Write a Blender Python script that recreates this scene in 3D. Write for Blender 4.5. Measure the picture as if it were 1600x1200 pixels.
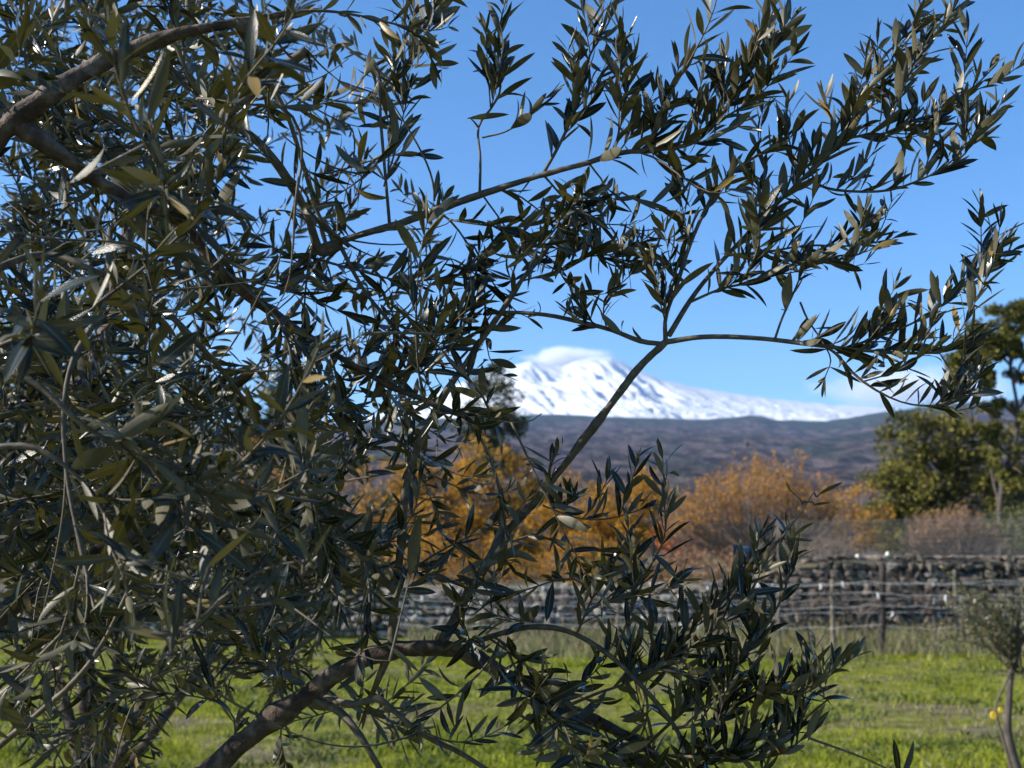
import bpy, bmesh, math, random
import numpy as np
from mathutils import Vector, Matrix, noise as mnoise

random.seed(7)
rng = np.random.default_rng(7)
R = math.radians
for o in list(bpy.data.objects):
    bpy.data.objects.remove(o)
scn = bpy.context.scene
col = scn.collection

# ------------------------------------------------------------------ camera, sky, sun, exposure
CAM = np.array([0.0, 0.0, 1.55])
FPX = 1778.0                       # focal length in pixels of the 1600 px wide photograph
PITCH = R(9.26)
cam_d = bpy.data.cameras.new('camera')
cam_d.sensor_width = 36.0
cam_d.lens = 40.0
cam_d.clip_start = 0.05
cam_d.clip_end = 60000.0
cam_d.dof.use_dof = True
cam_d.dof.focus_distance = 1.45
cam_d.dof.aperture_fstop = 8.5
cam = bpy.data.objects.new('camera', cam_d)
cam.location = CAM
cam.rotation_euler = (R(90) + PITCH, 0, 0)
col.objects.link(cam)
scn.camera = cam

SUN_AZ = R(98)                     # to the left of the view direction
SUN_EL = R(31)
S = Vector((-math.sin(SUN_AZ) * math.cos(SUN_EL), math.cos(SUN_AZ) * math.cos(SUN_EL), math.sin(SUN_EL)))
world = bpy.data.worlds.new('World')
scn.world = world
world.use_nodes = True
wn = world.node_tree
wn.nodes.clear()
sky = wn.nodes.new('ShaderNodeTexSky')
sky.sky_type = 'NISHITA'
sky.sun_disc = False
sky.sun_elevation = SUN_EL
sky.sun_rotation = -SUN_AZ
sky.altitude = 700
sky.air_density = 1.0
sky.dust_density = 0.15
sky.ozone_density = 4.0
bg = wn.nodes.new('ShaderNodeBackground')
bg.inputs['Strength'].default_value = 0.105
wout = wn.nodes.new('ShaderNodeOutputWorld')
hsv = wn.nodes.new('ShaderNodeHueSaturation')
hsv.inputs['Saturation'].default_value = 1.22
wn.links.new(sky.outputs[0], hsv.inputs['Color'])
wn.links.new(hsv.outputs[0], bg.inputs[0])
wn.links.new(bg.outputs[0], wout.inputs[0])

sun_d = bpy.data.lights.new('sun', 'SUN')
sun_d.energy = 5.0
sun_d.angle = R(0.53)
sun_d.color = (1.0, 0.93, 0.82)
sun = bpy.data.objects.new('sun', sun_d)
sun.rotation_euler = S.to_track_quat('Z', 'Y').to_euler()
sun.location = (-20, 5, 30)
col.objects.link(sun)

vs = scn.view_settings
vs.view_transform = 'Standard'
vs.look = 'None'
vs.exposure = 1.05
vs.gamma = 1.0
vs.use_curve_mapping = False
cy = scn.cycles
cy.use_denoising = True
cy.max_bounces = 8
cy.diffuse_bounces = 3
cy.glossy_bounces = 3
cy.transmission_bounces = 4
cy.volume_bounces = 3
cy.transparent_max_bounces = 8
cy.sample_clamp_indirect = 4.0

# ------------------------------------------------------------------ helpers
FWD = np.array([0, math.cos(PITCH), math.sin(PITCH)])
UPV = np.array([0, -math.sin(PITCH), math.cos(PITCH)])
RGT = np.array([1.0, 0, 0])

def at(px, py, d):
    """world point whose photograph pixel is (px, py), d metres along the view axis"""
    return CAM + d * (FWD + (px - 800) / FPX * RGT + (600 - py) / FPX * UPV)

def at_y(px, py, Y):
    v = FWD + (px - 800) / FPX * RGT + (600 - py) / FPX * UPV
    return CAM + v * (Y / v[1])

def proj(P):
    q = np.asarray(P) - CAM
    d = q @ FWD
    return 800 + FPX * (q @ RGT) / d, 600 - FPX * (q @ UPV) / d, d

def tag(o, label=None, cat=None, group=None, kind=None):
    if label: o['label'] = label
    if cat: o['category'] = cat
    if group: o['group'] = group
    if kind: o['kind'] = kind
    return o

def empty(name, loc):
    o = bpy.data.objects.new(name, None)
    o.empty_display_size = 0.1
    o.location = [float(v) for v in loc]
    col.objects.link(o)
    return o

def unit(v):
    v = np.asarray(v, float)
    n = np.linalg.norm(v, axis=-1, keepdims=True)
    return v / np.maximum(n, 1e-9)

class MB:
    """collects numpy geometry and links it as one mesh object"""
    def __init__(s): s.v = []; s.f = []; s.n = 0; s.uv = []
    def add(s, v, f, uv=None):
        v = np.asarray(v, float)
        f = np.asarray(f, int)
        s.v.append(v); s.f.append(f + s.n); s.n += len(v)
        if uv is not None: s.uv.append(np.asarray(uv, float))
    def tube(s, P, rad, k=6, cap=True):
        P = np.asarray(P, float); rad = np.asarray(rad, float)
        n = len(P)
        T = unit(np.gradient(P, axis=0))
        ref = np.array([0.31, 0.22, 0.92])
        if abs(T[0] @ ref) > 0.9: ref = np.array([0.9, 0.3, 0.1])
        A = np.zeros_like(P); a = unit(np.cross(T[0], ref))
        for i in range(n):
            a = unit(a - (a @ T[i]) * T[i]); A[i] = a
        B = np.cross(T, A)
        th = np.arange(k) * 2 * math.pi / k
        ring = (np.cos(th)[None, :, None] * A[:, None, :] + np.sin(th)[None, :, None] * B[:, None, :])
        V = (P[:, None, :] + ring * rad[:, None, None]).reshape(-1, 3)
        i = np.arange(n - 1)[:, None] * k; j = np.arange(k)[None, :]; j2 = (j + 1) % k
        F = np.stack([i + j, i + j2, i + k + j2, i + k + j], -1).reshape(-1, 4)
        if cap:
            V = np.vstack([V, P[-1] + T[-1] * rad[-1] * .6, P[0] - T[0] * rad[0] * .3])
            jj = np.arange(k); e = (n - 1) * k
            c1 = np.stack([e + jj, e + (jj + 1) % k, np.full(k, n * k), np.full(k, n * k)], -1)
            c0 = np.stack([(jj + 1) % k, jj, np.full(k, n * k + 1), np.full(k, n * k + 1)], -1)
            F = np.vstack([F, c1, c0])
        s.add(V, F)
    def box(s, c, size, rz=0):
        h = np.array(size) / 2
        q = np.array([[x, y, z] for x in (-1, 1) for y in (-1, 1) for z in (-1, 1)]) * h
        ca, sa = math.cos(rz), math.sin(rz)
        q = np.stack([q[:, 0] * ca - q[:, 1] * sa, q[:, 0] * sa + q[:, 1] * ca, q[:, 2]], -1)
        s.add(q + np.array(c), [[0, 1, 3, 2], [4, 6, 7, 5], [0, 4, 5, 1], [2, 3, 7, 6], [0, 2, 6, 4], [1, 5, 7, 3]])
    def build(s, name, mat, parent=None, origin=None, smooth=True):
        V = np.vstack(s.v)
        groups = {}
        for f in s.f: groups.setdefault(f.shape[1], []).append(f)
        me = bpy.data.meshes.new(name)
        org = np.zeros(3) if origin is None else np.asarray(origin, float)
        V = V - org
        loops = []; starts = []; tot = []; c = 0
        for k, fl in groups.items():
            F = np.vstack(fl)
            if k == 4:
                tri = F[:, 2] == F[:, 3]
                parts = [(F[~tri], 4), (F[tri][:, :3], 3)]
            else:
                parts = [(F, k)]
            for q, kk in parts:
                if len(q) == 0: continue
                loops.append(q.ravel()); starts.append(c + np.arange(len(q)) * kk); tot.append(np.full(len(q), kk)); c += len(q) * kk
        L = np.concatenate(loops).astype(np.int32)
        st = np.concatenate(starts).astype(np.int32); tt = np.concatenate(tot).astype(np.int32)
        me.vertices.add(len(V)); me.vertices.foreach_set('co', V.astype(np.float32).ravel())
        me.loops.add(len(L)); me.loops.foreach_set('vertex_index', L)
        me.polygons.add(len(st)); me.polygons.foreach_set('loop_start', st)
        me.polygons.foreach_set('loop_total', tt)
        if s.uv:
            UV = np.vstack(s.uv)
            ul = me.uv_layers.new(name='UVMap')
            ul.data.foreach_set('uv', UV[L].astype(np.float32).ravel())
        me.update(calc_edges=True)
        me.polygons.foreach_set('use_smooth', np.full(len(st), smooth))
        if mat: me.materials.append(mat)
        o = bpy.data.objects.new(name, me)
        col.objects.link(o)
        if parent is not None:
            o.parent = parent
            o.location = [float(v) for v in (org - np.array(parent.location) if origin is not None else -np.array(parent.location))]
        else:
            o.location = [float(v) for v in org]
        return o

def smooth_path(pts, n):
    """Catmull-Rom through pts, n samples"""
    P = np.asarray(pts, float)
    if len(P) == 2:
        t = np.linspace(0, 1, n)[:, None]
        return P[0] * (1 - t) + P[1] * t
    Q = np.vstack([2 * P[0] - P[1], P, 2 * P[-1] - P[-2]])
    m = len(P) - 1
    u = np.linspace(0, m - 1e-6, n); i = u.astype(int); t = (u - i)[:, None]
    p0, p1, p2, p3 = Q[i], Q[i + 1], Q[i + 2], Q[i + 3]
    return .5 * (2 * p1 + (p2 - p0) * t + (2 * p0 - 5 * p1 + 4 * p2 - p3) * t ** 2 + (3 * p1 - p0 - 3 * p2 + p3) * t ** 3)

# ------------------------------------------------------------------ materials
def mat(name):
    m = bpy.data.materials.new(name)
    m.use_nodes = True
    nt = m.node_tree
    return m, nt, nt.nodes['Principled BSDF'], nt.nodes['Material Output']

def noise_node(nt, scale, detail=4, rough=.55, coord='Object', vec=None):
    n = nt.nodes.new('ShaderNodeTexNoise')
    n.inputs['Scale'].default_value = scale
    n.inputs['Detail'].default_value = detail
    n.inputs['Roughness'].default_value = rough
    if vec is None:
        tc = nt.nodes.new('ShaderNodeTexCoord')
        vec = tc.outputs[coord]
    nt.links.new(vec, n.inputs['Vector'])
    return n

def ramp(nt, fac, stops):
    r = nt.nodes.new('ShaderNodeValToRGB')
    e = r.color_ramp.elements
    while len(e) < len(stops): e.new(.5)
    for q, (p, c) in zip(e, stops):
        q.position = p; q.color = (*c, 1)
    nt.links.new(fac, r.inputs[0])
    return r

def mix(nt, a, b, fac, mode='MIX'):
    n = nt.nodes.new('ShaderNodeMix'); n.data_type = 'RGBA'; n.blend_type = mode
    for i, v in ((6, a), (7, b)):
        if isinstance(v, tuple): n.inputs[i].default_value = (*v, 1)
        else: nt.links.new(v, n.inputs[i])
    if isinstance(fac, (int, float)): n.inputs[0].default_value = fac
    else: nt.links.new(fac, n.inputs[0])
    return n.outputs[2]

def bump(nt, height, bsdf, strength=.4, dist=.01):
    b = nt.nodes.new('ShaderNodeBump')
    b.inputs['Strength'].default_value = strength
    b.inputs['Distance'].default_value = dist
    nt.links.new(height, b.inputs['Height'])
    nt.links.new(b.outputs[0], bsdf.inputs['Normal'])

def noise_mat(name, scale, stops, rough=.85, bs=.5, bd=.01, detail=6, spec=.3):
    m, nt, b, out = mat(name)
    n = noise_node(nt, scale, detail)
    r = ramp(nt, n.outputs[0], stops)
    nt.links.new(r.outputs[0], b.inputs['Base Color'])
    b.inputs['Roughness'].default_value = rough
    b.inputs['Specular IOR Level'].default_value = spec
    if bs: bump(nt, n.outputs[0], b, bs, bd)
    return m

def leaf_mat(name, top, under, trans, rough=.4, spec=.5, var=.35, tw=.3):
    """two-sided leaf: glossy upper face, matt pale underside, light shining through"""
    m, nt, b, out = mat(name)
    g = nt.nodes.new('ShaderNodeNewGeometry')
    oi = nt.nodes.new('ShaderNodeObjectInfo')
    add = nt.nodes.new('ShaderNodeMath'); add.operation = 'ADD'
    nt.links.new(g.outputs['Random Per Island'], add.inputs[0]); nt.links.new(oi.outputs['Random'], add.inputs[1])
    fr = nt.nodes.new('ShaderNodeMath'); fr.operation = 'FRACT'
    nt.links.new(add.outputs[0], fr.inputs[0])
    uvn = nt.nodes.new('ShaderNodeUVMap')
    sep = nt.nodes.new('ShaderNodeSeparateXYZ'); nt.links.new(uvn.outputs[0], sep.inputs[0])
    ab = nt.nodes.new('ShaderNodeMath'); ab.operation = 'ABSOLUTE'; nt.links.new(sep.outputs[0], ab.inputs[0])
    ns = noise_node(nt, 60, 3)
    rib = ramp(nt, ab.outputs[0], [(0.0, (1, 1, 1)), (0.16, (0, 0, 0))])
    base = mix(nt, top, under, g.outputs['Backfacing'])
    ribc = mix(nt, base, tuple(min(1, c * 1.3 + .07) for c in top), rib.outputs[0])
    hv = nt.nodes.new('ShaderNodeHueSaturation')
    mr = nt.nodes.new('ShaderNodeMapRange'); mr.inputs['To Min'].default_value = 1 - var; mr.inputs['To Max'].default_value = 1 + var
    nt.links.new(fr.outputs[0], mr.inputs[0]); nt.links.new(mr.outputs[0], hv.inputs['Value'])
    mh = nt.nodes.new('ShaderNodeMapRange'); mh.inputs['To Min'].default_value = .47; mh.inputs['To Max'].default_value = .52
    nt.links.new(ns.outputs[0], mh.inputs[0]); nt.links.new(mh.outputs[0], hv.inputs['Hue'])
    yl = ramp(nt, fr.outputs[0], [(.955, (0, 0, 0)), (.965, (1, 1, 1))])
    spot = ramp(nt, ns.outputs[0], [(.60, (0, 0, 0)), (.72, (.6, .6, .6))])
    ribc = mix(nt, ribc, (.13, .095, .03), yl.outputs[0])
    ribc = mix(nt, ribc, tuple(c * .55 + .012 for c in top), spot.outputs[0])
    nt.links.new(ribc, hv.inputs['Color'])
    nt.links.new(hv.outputs[0], b.inputs['Base Color'])
    rr = nt.nodes.new('ShaderNodeMapRange'); rr.inputs['To Min'].default_value = rough; rr.inputs['To Max'].default_value = rough + .20
    nt.links.new(g.outputs['Backfacing'], rr.inputs[0]); nt.links.new(rr.outputs[0], b.inputs['Roughness'])
    b.inputs['Specular IOR Level'].default_value = spec
    bump(nt, ns.outputs[0], b, .25, .002)
    tr = nt.nodes.new('ShaderNodeBsdfTranslucent'); tr.inputs[0].default_value = (*trans, 1)
    ms = nt.nodes.new('ShaderNodeMixShader'); ms.inputs[0].default_value = tw
    nt.links.new(b.outputs[0], ms.inputs[1]); nt.links.new(tr.outputs[0], ms.inputs[2])
    nt.links.new(ms.outputs[0], out.inputs['Surface'])
    return m

def foliage_mat(name, stops, trans_k=.5, rough=.6, tw=.3, spec=.25):
    """far foliage: colour varies leaf by leaf and in soft clumps"""
    m, nt, b, out = mat(name)
    g = nt.nodes.new('ShaderNodeNewGeometry')
    ns = noise_node(nt, 1.1, 3)
    mm = nt.nodes.new('ShaderNodeMath'); mm.operation = 'MULTIPLY_ADD'; mm.inputs[1].default_value = .45
    nt.links.new(g.outputs['Random Per Island'], mm.inputs[0])
    m2 = nt.nodes.new('ShaderNodeMath'); m2.operation = 'MULTIPLY_ADD'; m2.inputs[1].default_value = 1.3; m2.inputs[2].default_value = -.38
    nt.links.new(ns.outputs[0], m2.inputs[0]); nt.links.new(m2.outputs[0], mm.inputs[2])
    r = ramp(nt, mm.outputs[0], stops)
    nt.links.new(r.outputs[0], b.inputs['Base Color'])
    b.inputs['Roughness'].default_value = rough
    b.inputs['Specular IOR Level'].default_value = spec
    tr = nt.nodes.new('ShaderNodeBsdfTranslucent'); nt.links.new(r.outputs[0], tr.inputs[0])
    ms = nt.nodes.new('ShaderNodeMixShader'); ms.inputs[0].default_value = tw
    nt.links.new(b.outputs[0], ms.inputs[1]); nt.links.new(tr.outputs[0], ms.inputs[2])
    nt.links.new(ms.outputs[0], out.inputs['Surface'])
    return m

M = {}
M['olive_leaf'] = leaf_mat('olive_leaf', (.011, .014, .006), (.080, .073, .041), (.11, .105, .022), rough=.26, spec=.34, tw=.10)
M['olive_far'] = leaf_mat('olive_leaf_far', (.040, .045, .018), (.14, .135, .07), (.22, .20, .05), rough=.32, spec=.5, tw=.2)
M['bark'] = noise_mat('olive_bark', 45, [(.32, (.022, .015, .012)), (.5, (.060, .042, .032)), (.7, (.15, .12, .095))], bs=1.0, bd=.010)
M['twig_bark'] = noise_mat('olive_twig_bark', 90, [(.3, (.045, .036, .026)), (.55, (.09, .074, .053)), (.75, (.16, .135, .10))], bs=.35, bd=.002, rough=.7)
M['wood'] = noise_mat('weathered_post_wood', 14, [(.3, (.06, .05, .04)), (.6, (.15, .125, .10)), (.8, (.24, .21, .18))], bs=.5, bd=.01)
M['wood_dark'] = noise_mat('dark_post_wood', 14, [(.3, (.035, .03, .028)), (.6, (.075, .062, .055)), (.8, (.13, .115, .10))], bs=.5, bd=.01)
M['post_dark'] = noise_mat('tarred_post_wood', 14, [(.3, (.018, .015, .014)), (.6, (.038, .031, .028)), (.8, (.07, .06, .052))], bs=.5, bd=.01)
M['lava'] = noise_mat('lava_stone', 7, [(.3, (.035, .028, .024)), (.5, (.095, .078, .066)), (.64, (.19, .165, .14)), (.8, (.32, .29, .25))], bs=.8, bd=.03)
M['lava_pale'] = noise_mat('pale_grey_stone', 7, [(.3, (.08, .07, .062)), (.5, (.19, .17, .15)), (.64, (.33, .31, .28)), (.8, (.45, .43, .40))], bs=.8, bd=.03)  # paler grey stone colour, mostly for the left stretch of the wall
M['lava_core'] = noise_mat('lava_rubble', 9, [(.3, (.018, .016, .015)), (.7, (.05, .046, .043))], bs=.8, bd=.03)
M['wire'] = noise_mat('galvanised_wire', 30, [(.3, (.42, .40, .37)), (.7, (.62, .60, .56))], rough=.5, bs=0)
M['tie'] = noise_mat('pale_plastic_tie', 20, [(.3, (.42, .43, .43)), (.7, (.58, .60, .60))], rough=.45, bs=0)
M['net'] = noise_mat('fence_wire', 30, [(.3, (.22, .21, .19)), (.7, (.34, .33, .30))], rough=.5, bs=0)
M['tag'] = noise_mat('yellow_plastic', 20, [(.3, (.80, .46, .02)), (.7, (.85, .58, .05))], rough=.5, bs=0)
M['pale'] = noise_mat('pale_bleached_cap', 20, [(.3, (.50, .45, .34)), (.7, (.72, .68, .55))], rough=.7, bs=.2)
M['branchwood'] = noise_mat('tree_bark', 4, [(.3, (.05, .04, .034)), (.6, (.11, .09, .075)), (.8, (.17, .15, .13))], bs=.5, bd=.03)
M['canes'] = noise_mat('bare_shrub_canes', 3, [(.3, (.10, .075, .06)), (.6, (.17, .125, .10)), (.8, (.24, .19, .16))], bs=0)

# ------------------------------------------------------------------ ground, terrace, hill, mountain
def px_x(px, Y):
    return at_y(px, 890, Y)[0]

def fbm(x, y, sc, octv=4, seed=0.0):
    v = 0; a = 1
    for k in range(octv):
        v += a * mnoise.noise((x * sc + seed, y * sc - seed, seed * 1.7)); a *= .5; sc *= 2.03
    return v

WALL_Y = 26.5
def wall_top(x):
    t = min(1, max(0, (x - 4.2) / 3.2)); t = t * t * (3 - 2 * t)
    return 1.16 * (1 - t) + 1.76 * t
def ground_z(x, y):
    z = .05 * fbm(x, y, .35, 3, 3.1) + .02 * fbm(x, y, 1.6, 2, 8.2)
    if y > WALL_Y:
        k = min(1, (y - WALL_Y) / .4)
        z = z * (1 - k) + k * (wall_top(x) - .10 + .02 * max(0, y - WALL_Y) ** .92 + z)
    return z

ys = np.unique(np.concatenate([np.linspace(-40, 0, 8), np.linspace(0, 26.3, 60), [26.5, 26.7, 26.9, 27.4], np.geomspace(28, 3000, 40)]))
xs0 = np.concatenate([-np.geomspace(40, 3000, 12)[::-1], np.linspace(-30, 30, 80), np.geomspace(40, 3000, 12)])
V = [(x, y, ground_z(x, y)) for y in ys for x in xs0]
nx = len(xs0); F = [(j * nx + i, j * nx + i + 1, (j + 1) * nx + i + 1, (j + 1) * nx + i) for j in range(len(ys) - 1) for i in range(nx - 1)]
mb = MB(); mb.add(V, F)
m, nt, b, out = mat('meadow_soil')
n1 = noise_node(nt, .55, 5); n2 = noise_node(nt, 3.5, 7, .72); n3 = noise_node(nt, .16, 3)
c1 = ramp(nt, n2.outputs[0], [(.36, (.055, .065, .012)), (.5, (.14, .155, .022)), (.66, (.25, .25, .05))])
c2 = ramp(nt, n2.outputs[0], [(.32, (.06, .05, .032)), (.55, (.13, .115, .07)), (.75, (.22, .20, .13))])
f1 = ramp(nt, n1.outputs[0], [(.46, (0, 0, 0)), (.60, (1, 1, 1))])
tcg = nt.nodes.new('ShaderNodeTexCoord'); sg = nt.nodes.new('ShaderNodeSeparateXYZ'); nt.links.new(tcg.outputs['Object'], sg.inputs[0])
mg = nt.nodes.new('ShaderNodeMapRange'); mg.inputs['From Min'].default_value = 26.3; mg.inputs['From Max'].default_value = 26.9; nt.links.new(sg.outputs['Y'], mg.inputs[0])
mx_ = nt.nodes.new('ShaderNodeMath'); mx_.operation = 'MAXIMUM'; nt.links.new(mg.outputs[0], mx_.inputs[0]); nt.links.new(f1.outputs[0], mx_.inputs[1])
nt.links.new(mix(nt, c1.outputs[0], c2.outputs[0], mx_.outputs[0]), b.inputs['Base Color'])
b.inputs['Roughness'].default_value = 1.0; b.inputs['Specular IOR Level'].default_value = .02
bump(nt, n2.outputs[0], b, 1, .06)
tag(mb.build('ground', m), 'green meadow with brown worn patches', kind='structure')

def interp_profile(pts, x):
    xs_, ys_ = zip(*pts)
    return np.interp(x, xs_, ys_)

# forested foothill
HILL_Y = 8200.0
hill_prof = [(-1500, 700), (-600, 690), (200, 668), (480, 662), (640, 656), (780, 650), (870, 648), (960, 651), (1100, 655), (1150, 652), (1172, 649), (1190, 651), (1215, 657), (1290, 658), (1340, 650), (1390, 641), (1460, 634), (1530, 628), (1600, 624), (1800, 616), (2400, 625), (3300, 660)]
us = np.linspace(-1400, 3200, 420)
yd = np.concatenate([np.geomspace(700, 7900, 110), [8050, HILL_Y, 8600, 9400]])
Vh = []
for Y in yd:
    for u in us:
        x = (u - 800) / FPX * Y * 1.012
        ztop = at_y(u, interp_profile(hill_prof, u), HILL_Y)[2]
        t = min(1.0, max(0, (Y - 700) / (HILL_Y - 700)))
        z = 8 + (ztop - 8) * (t ** 1.12)
        w = min(1, t * 6) * (1 - .75 * max(0, t - .8) / .2)
        z += w * (28 * fbm(x, Y, .0011, 4, 2.2) + 9 * fbm(x, Y, .008, 3, 5.5))
        if t > .5: z += 5.0 * mnoise.noise((x * .03, Y * .03, 4.2)) + 4 * mnoise.noise((x * .011, Y * .06, 1.2))
        if Y > HILL_Y: z = ztop - (Y - HILL_Y) * .12
        Vh.append((x, Y, z))
nu = len(us)
Fh = [(j * nu + i, j * nu + i + 1, (j + 1) * nu + i + 1, (j + 1) * nu + i) for j in range(len(yd) - 1) for i in range(nu - 1)]
mb = MB(); mb.add(Vh, Fh)
m, nt, b, out = mat('bare_forest')
tc = nt.nodes.new('ShaderNodeTexCoord')
sp = nt.nodes.new('ShaderNodeMapping'); sp.inputs['Scale'].default_value = (1, .35, 1)
nt.links.new(tc.outputs['Object'], sp.inputs[0])
n1 = noise_node(nt, .0024, 7, .62, vec=sp.outputs[0]); n2 = noise_node(nt, .016, 9, .82, vec=sp.outputs[0])
cb = ramp(nt, n2.outputs[0], [(.42, (.016, .013, .014)), (.5, (.07, .054, .052)), (.58, (.18, .14, .125))])
cg = ramp(nt, n2.outputs[0], [(.42, (.009, .014, .011)), (.58, (.062, .074, .046))])
sx = nt.nodes.new('ShaderNodeSeparateXYZ'); nt.links.new(tc.outputs['Object'], sx.inputs[0])
my = nt.nodes.new('ShaderNodeMapRange'); my.inputs['From Min'].default_value = 6200; my.inputs['From Max'].default_value = 8200; my.inputs['To Min'].default_value = 0; my.inputs['To Max'].default_value = .42
nt.links.new(sx.outputs['Y'], my.inputs[0])
ad = nt.nodes.new('ShaderNodeMath'); nt.links.new(n1.outputs[0], ad.inputs[0]); nt.links.new(my.outputs[0], ad.inputs[1])
fg = ramp(nt, ad.outputs[0], [(.52, (0, 0, 0)), (.66, (1, 1, 1))])
nt.links.new(mix(nt, cb.outputs[0], cg.outputs[0], fg.outputs[0]), b.inputs['Base Color'])
b.inputs['Roughness'].default_value = 1; b.inputs['Specular IOR Level'].default_value = 0
bump(nt, n2.outputs[0], b, 1, 30)
tag(mb.build('hill', m), 'bare purple brown forest slope below the snow', kind='structure')

# snow covered volcano
MT_Y = 12500.0
mt_prof = [(-1200, 800), (-300, 720), (200, 690), (480, 668), (560, 655), (640, 634), (700, 606), (760, 582), (800, 570), (830, 564), (850, 567), (880, 571), (905, 563), (930, 558), (955, 558), (972, 564), (990, 575), (1015, 585), (1040, 595), (1080, 604), (1120, 611), (1160, 617), (1200, 622), (1260, 629), (1320, 634), (1400, 638), (1500, 642), (1700, 655), (2400, 700)]
us = np.linspace(-400, 2000, 700)
yd = np.concatenate([np.linspace(8900, MT_Y, 120), np.linspace(MT_Y + 60, MT_Y + 1800, 14)])
Vm = []
def ridge(a): return 1 - abs(a) * 2
for Y in yd:
    t = (Y - 8900) / (MT_Y - 8900)
    for u in us:
        ztop = at_y(u, interp_profile(mt_prof, u), MT_Y)[2]
        x = (u - 800) / FPX * Y * 1.012
        zb = at_y(u, 665, 8900.)[2] - 60
        if t <= 1:
            z = zb + (max(ztop, zb + 40) - zb) * (.45 * t + .55 * t ** 1.5)
            xx = x + 420 * (1 - t) * mnoise.noise((x * .0009, 2.0, Y * .0004)) + .25 * (Y - 8900)
            g = ridge(mnoise.noise((xx * .0050, Y * .0008, 3.3))) + .55 * ridge(mnoise.noise((xx * .0105, Y * .0019, 7.7)))
            env = math.sin(min(1, t * 1.02) * math.pi) ** .8
            strong = np.interp(u, [480, 700, 800, 1000, 1080, 1400], [.5, .9, 1, 1, .28, .12])
            z += env * (145 * strong * (g - .6))
            z += env * np.interp(u, [900, 1050], [10, 24]) * ridge(mnoise.noise((x * .014, Y * .009, 1.1))) + env * 8 * fbm(x, Y, .012, 3, 6.)
            z += 10 * mnoise.noise((x * .006, 9.1, 3.0)) * t
        else:
            z = ztop - (Y - MT_Y) * .25 + 10 * mnoise.noise((x * .006, 9.1, 3.0))
        Vm.append((x, Y, z))
nu = len(us)
Fm = [(j * nu + i, j * nu + i + 1, (j + 1) * nu + i + 1, (j + 1) * nu + i) for j in range(len(yd) - 1) for i in range(nu - 1)]
mb = MB(); mb.add(Vm, Fm)
m, nt, b, out = mat('snow')
n1 = noise_node(nt, .004, 7, .65); n2 = noise_node(nt, .03, 5, .7)
sc1 = ramp(nt, n1.outputs[0], [(.38, (.56, .58, .60)), (.55, (.52, .54, .56)), (.70, (.43, .44, .46))])
nt.links.new(sc1.outputs[0], b.inputs['Base Color'])
b.inputs['Roughness'].default_value = .8; b.inputs['Specular IOR Level'].default_value = .2
bump(nt, n2.outputs[0], b, .8, 14)
tag(mb.build('mountain', m), 'snow covered volcano with gullied flanks', kind='structure')

# ------------------------------------------------------------------ olive tree in front
def make_leaf(curl, fold, bend, twist, wid, rings=6):
    """lanceolate leaf, unit length along +Y, upper face +Z"""
    ts = np.linspace(0, 1, rings + 2)
    v = []; uv = []; f = []
    y = 0; z = 0; prev = 0; x0 = 0
    pts = []
    for i, t in enumerate(ts):
        if i:
            dt = t - prev
            ang = curl * (t ** 1.3)
            y += dt * math.cos(ang); z += dt * math.sin(ang); x0 += dt * bend * t
        prev = t
        pts.append((x0, y, z, t))
    for i, (cx, yy, zz, t) in enumerate(pts):
        w = wid * (max(0, math.sin(math.pi * min(1, max(0, (t - .05) / .95)) ** .9)) ** .72) * .5
        if t == 0: w = wid * .045
        tw = twist * t
        if i == len(pts) - 1:
            v.append((cx, yy, zz)); uv.append((0, 1)); break
        for s_ in (-1, 0, 1):
            lx = s_ * w * math.cos(fold); lz = abs(s_) * w * math.sin(fold)
            v.append((cx + lx * math.cos(tw) - lz * math.sin(tw), yy, zz + lx * math.sin(tw) + lz * math.cos(tw)))
            uv.append((float(s_), t))
    n = len(pts) - 1
    for i in range(n - 1):
        a = i * 3
        f += [(a, a + 1, a + 4, a + 3), (a + 1, a + 2, a + 5, a + 4)]
    a = (n - 1) * 3; e = n * 3
    f += [(a, a + 1, e, e), (a + 1, a + 2, e, e)]
    return np.array(v), np.array(f), np.array(uv)

LV = [make_leaf(*p) for p in [(-.25, .25, .05, .2, .205), (.30, .42, -.06, -.3, .19), (-.55, .18, .1, .5, .215), (.05, .50, 0, .1, .18),
                              (-.1, .10, -.16, -.6, .235), (.7, .35, .14, .3, .185), (-.9, .3, -.05, 1.0, .2), (1.7, .5, .1, .7, .2), (-.35, .15, .03, -.2, .22)]]
LV_P = np.array([.18, .15, .13, .15, .12, .09, .06, .04, .08])

def leaf_frames(D, N):
    D = unit(D); N = unit(N - (N * D).sum(-1, keepdims=True) * D)
    X = np.cross(D, N)
    return np.stack([X, D, N], -1)          # columns

def add_leaves(mb, B, Rm, Ln, Wd, K):
    for k in range(len(LV)):
        s_ = np.where(K == k)[0]
        if len(s_) == 0: continue
        v, f, uv = LV[k]
        loc = v[None] * np.stack([Ln[s_] * Wd[s_], Ln[s_], Ln[s_]], -1)[:, None, :]
        W = np.einsum('nij,nvj->nvi', Rm[s_], loc) + B[s_][:, None, :]
        nv = len(v)
        Fk = (f[None] + (np.arange(len(s_)) * nv)[:, None, None]).reshape(-1, 4)
        mb.add(W.reshape(-1, 3), Fk, np.tile(uv, (len(s_), 1)))

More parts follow.
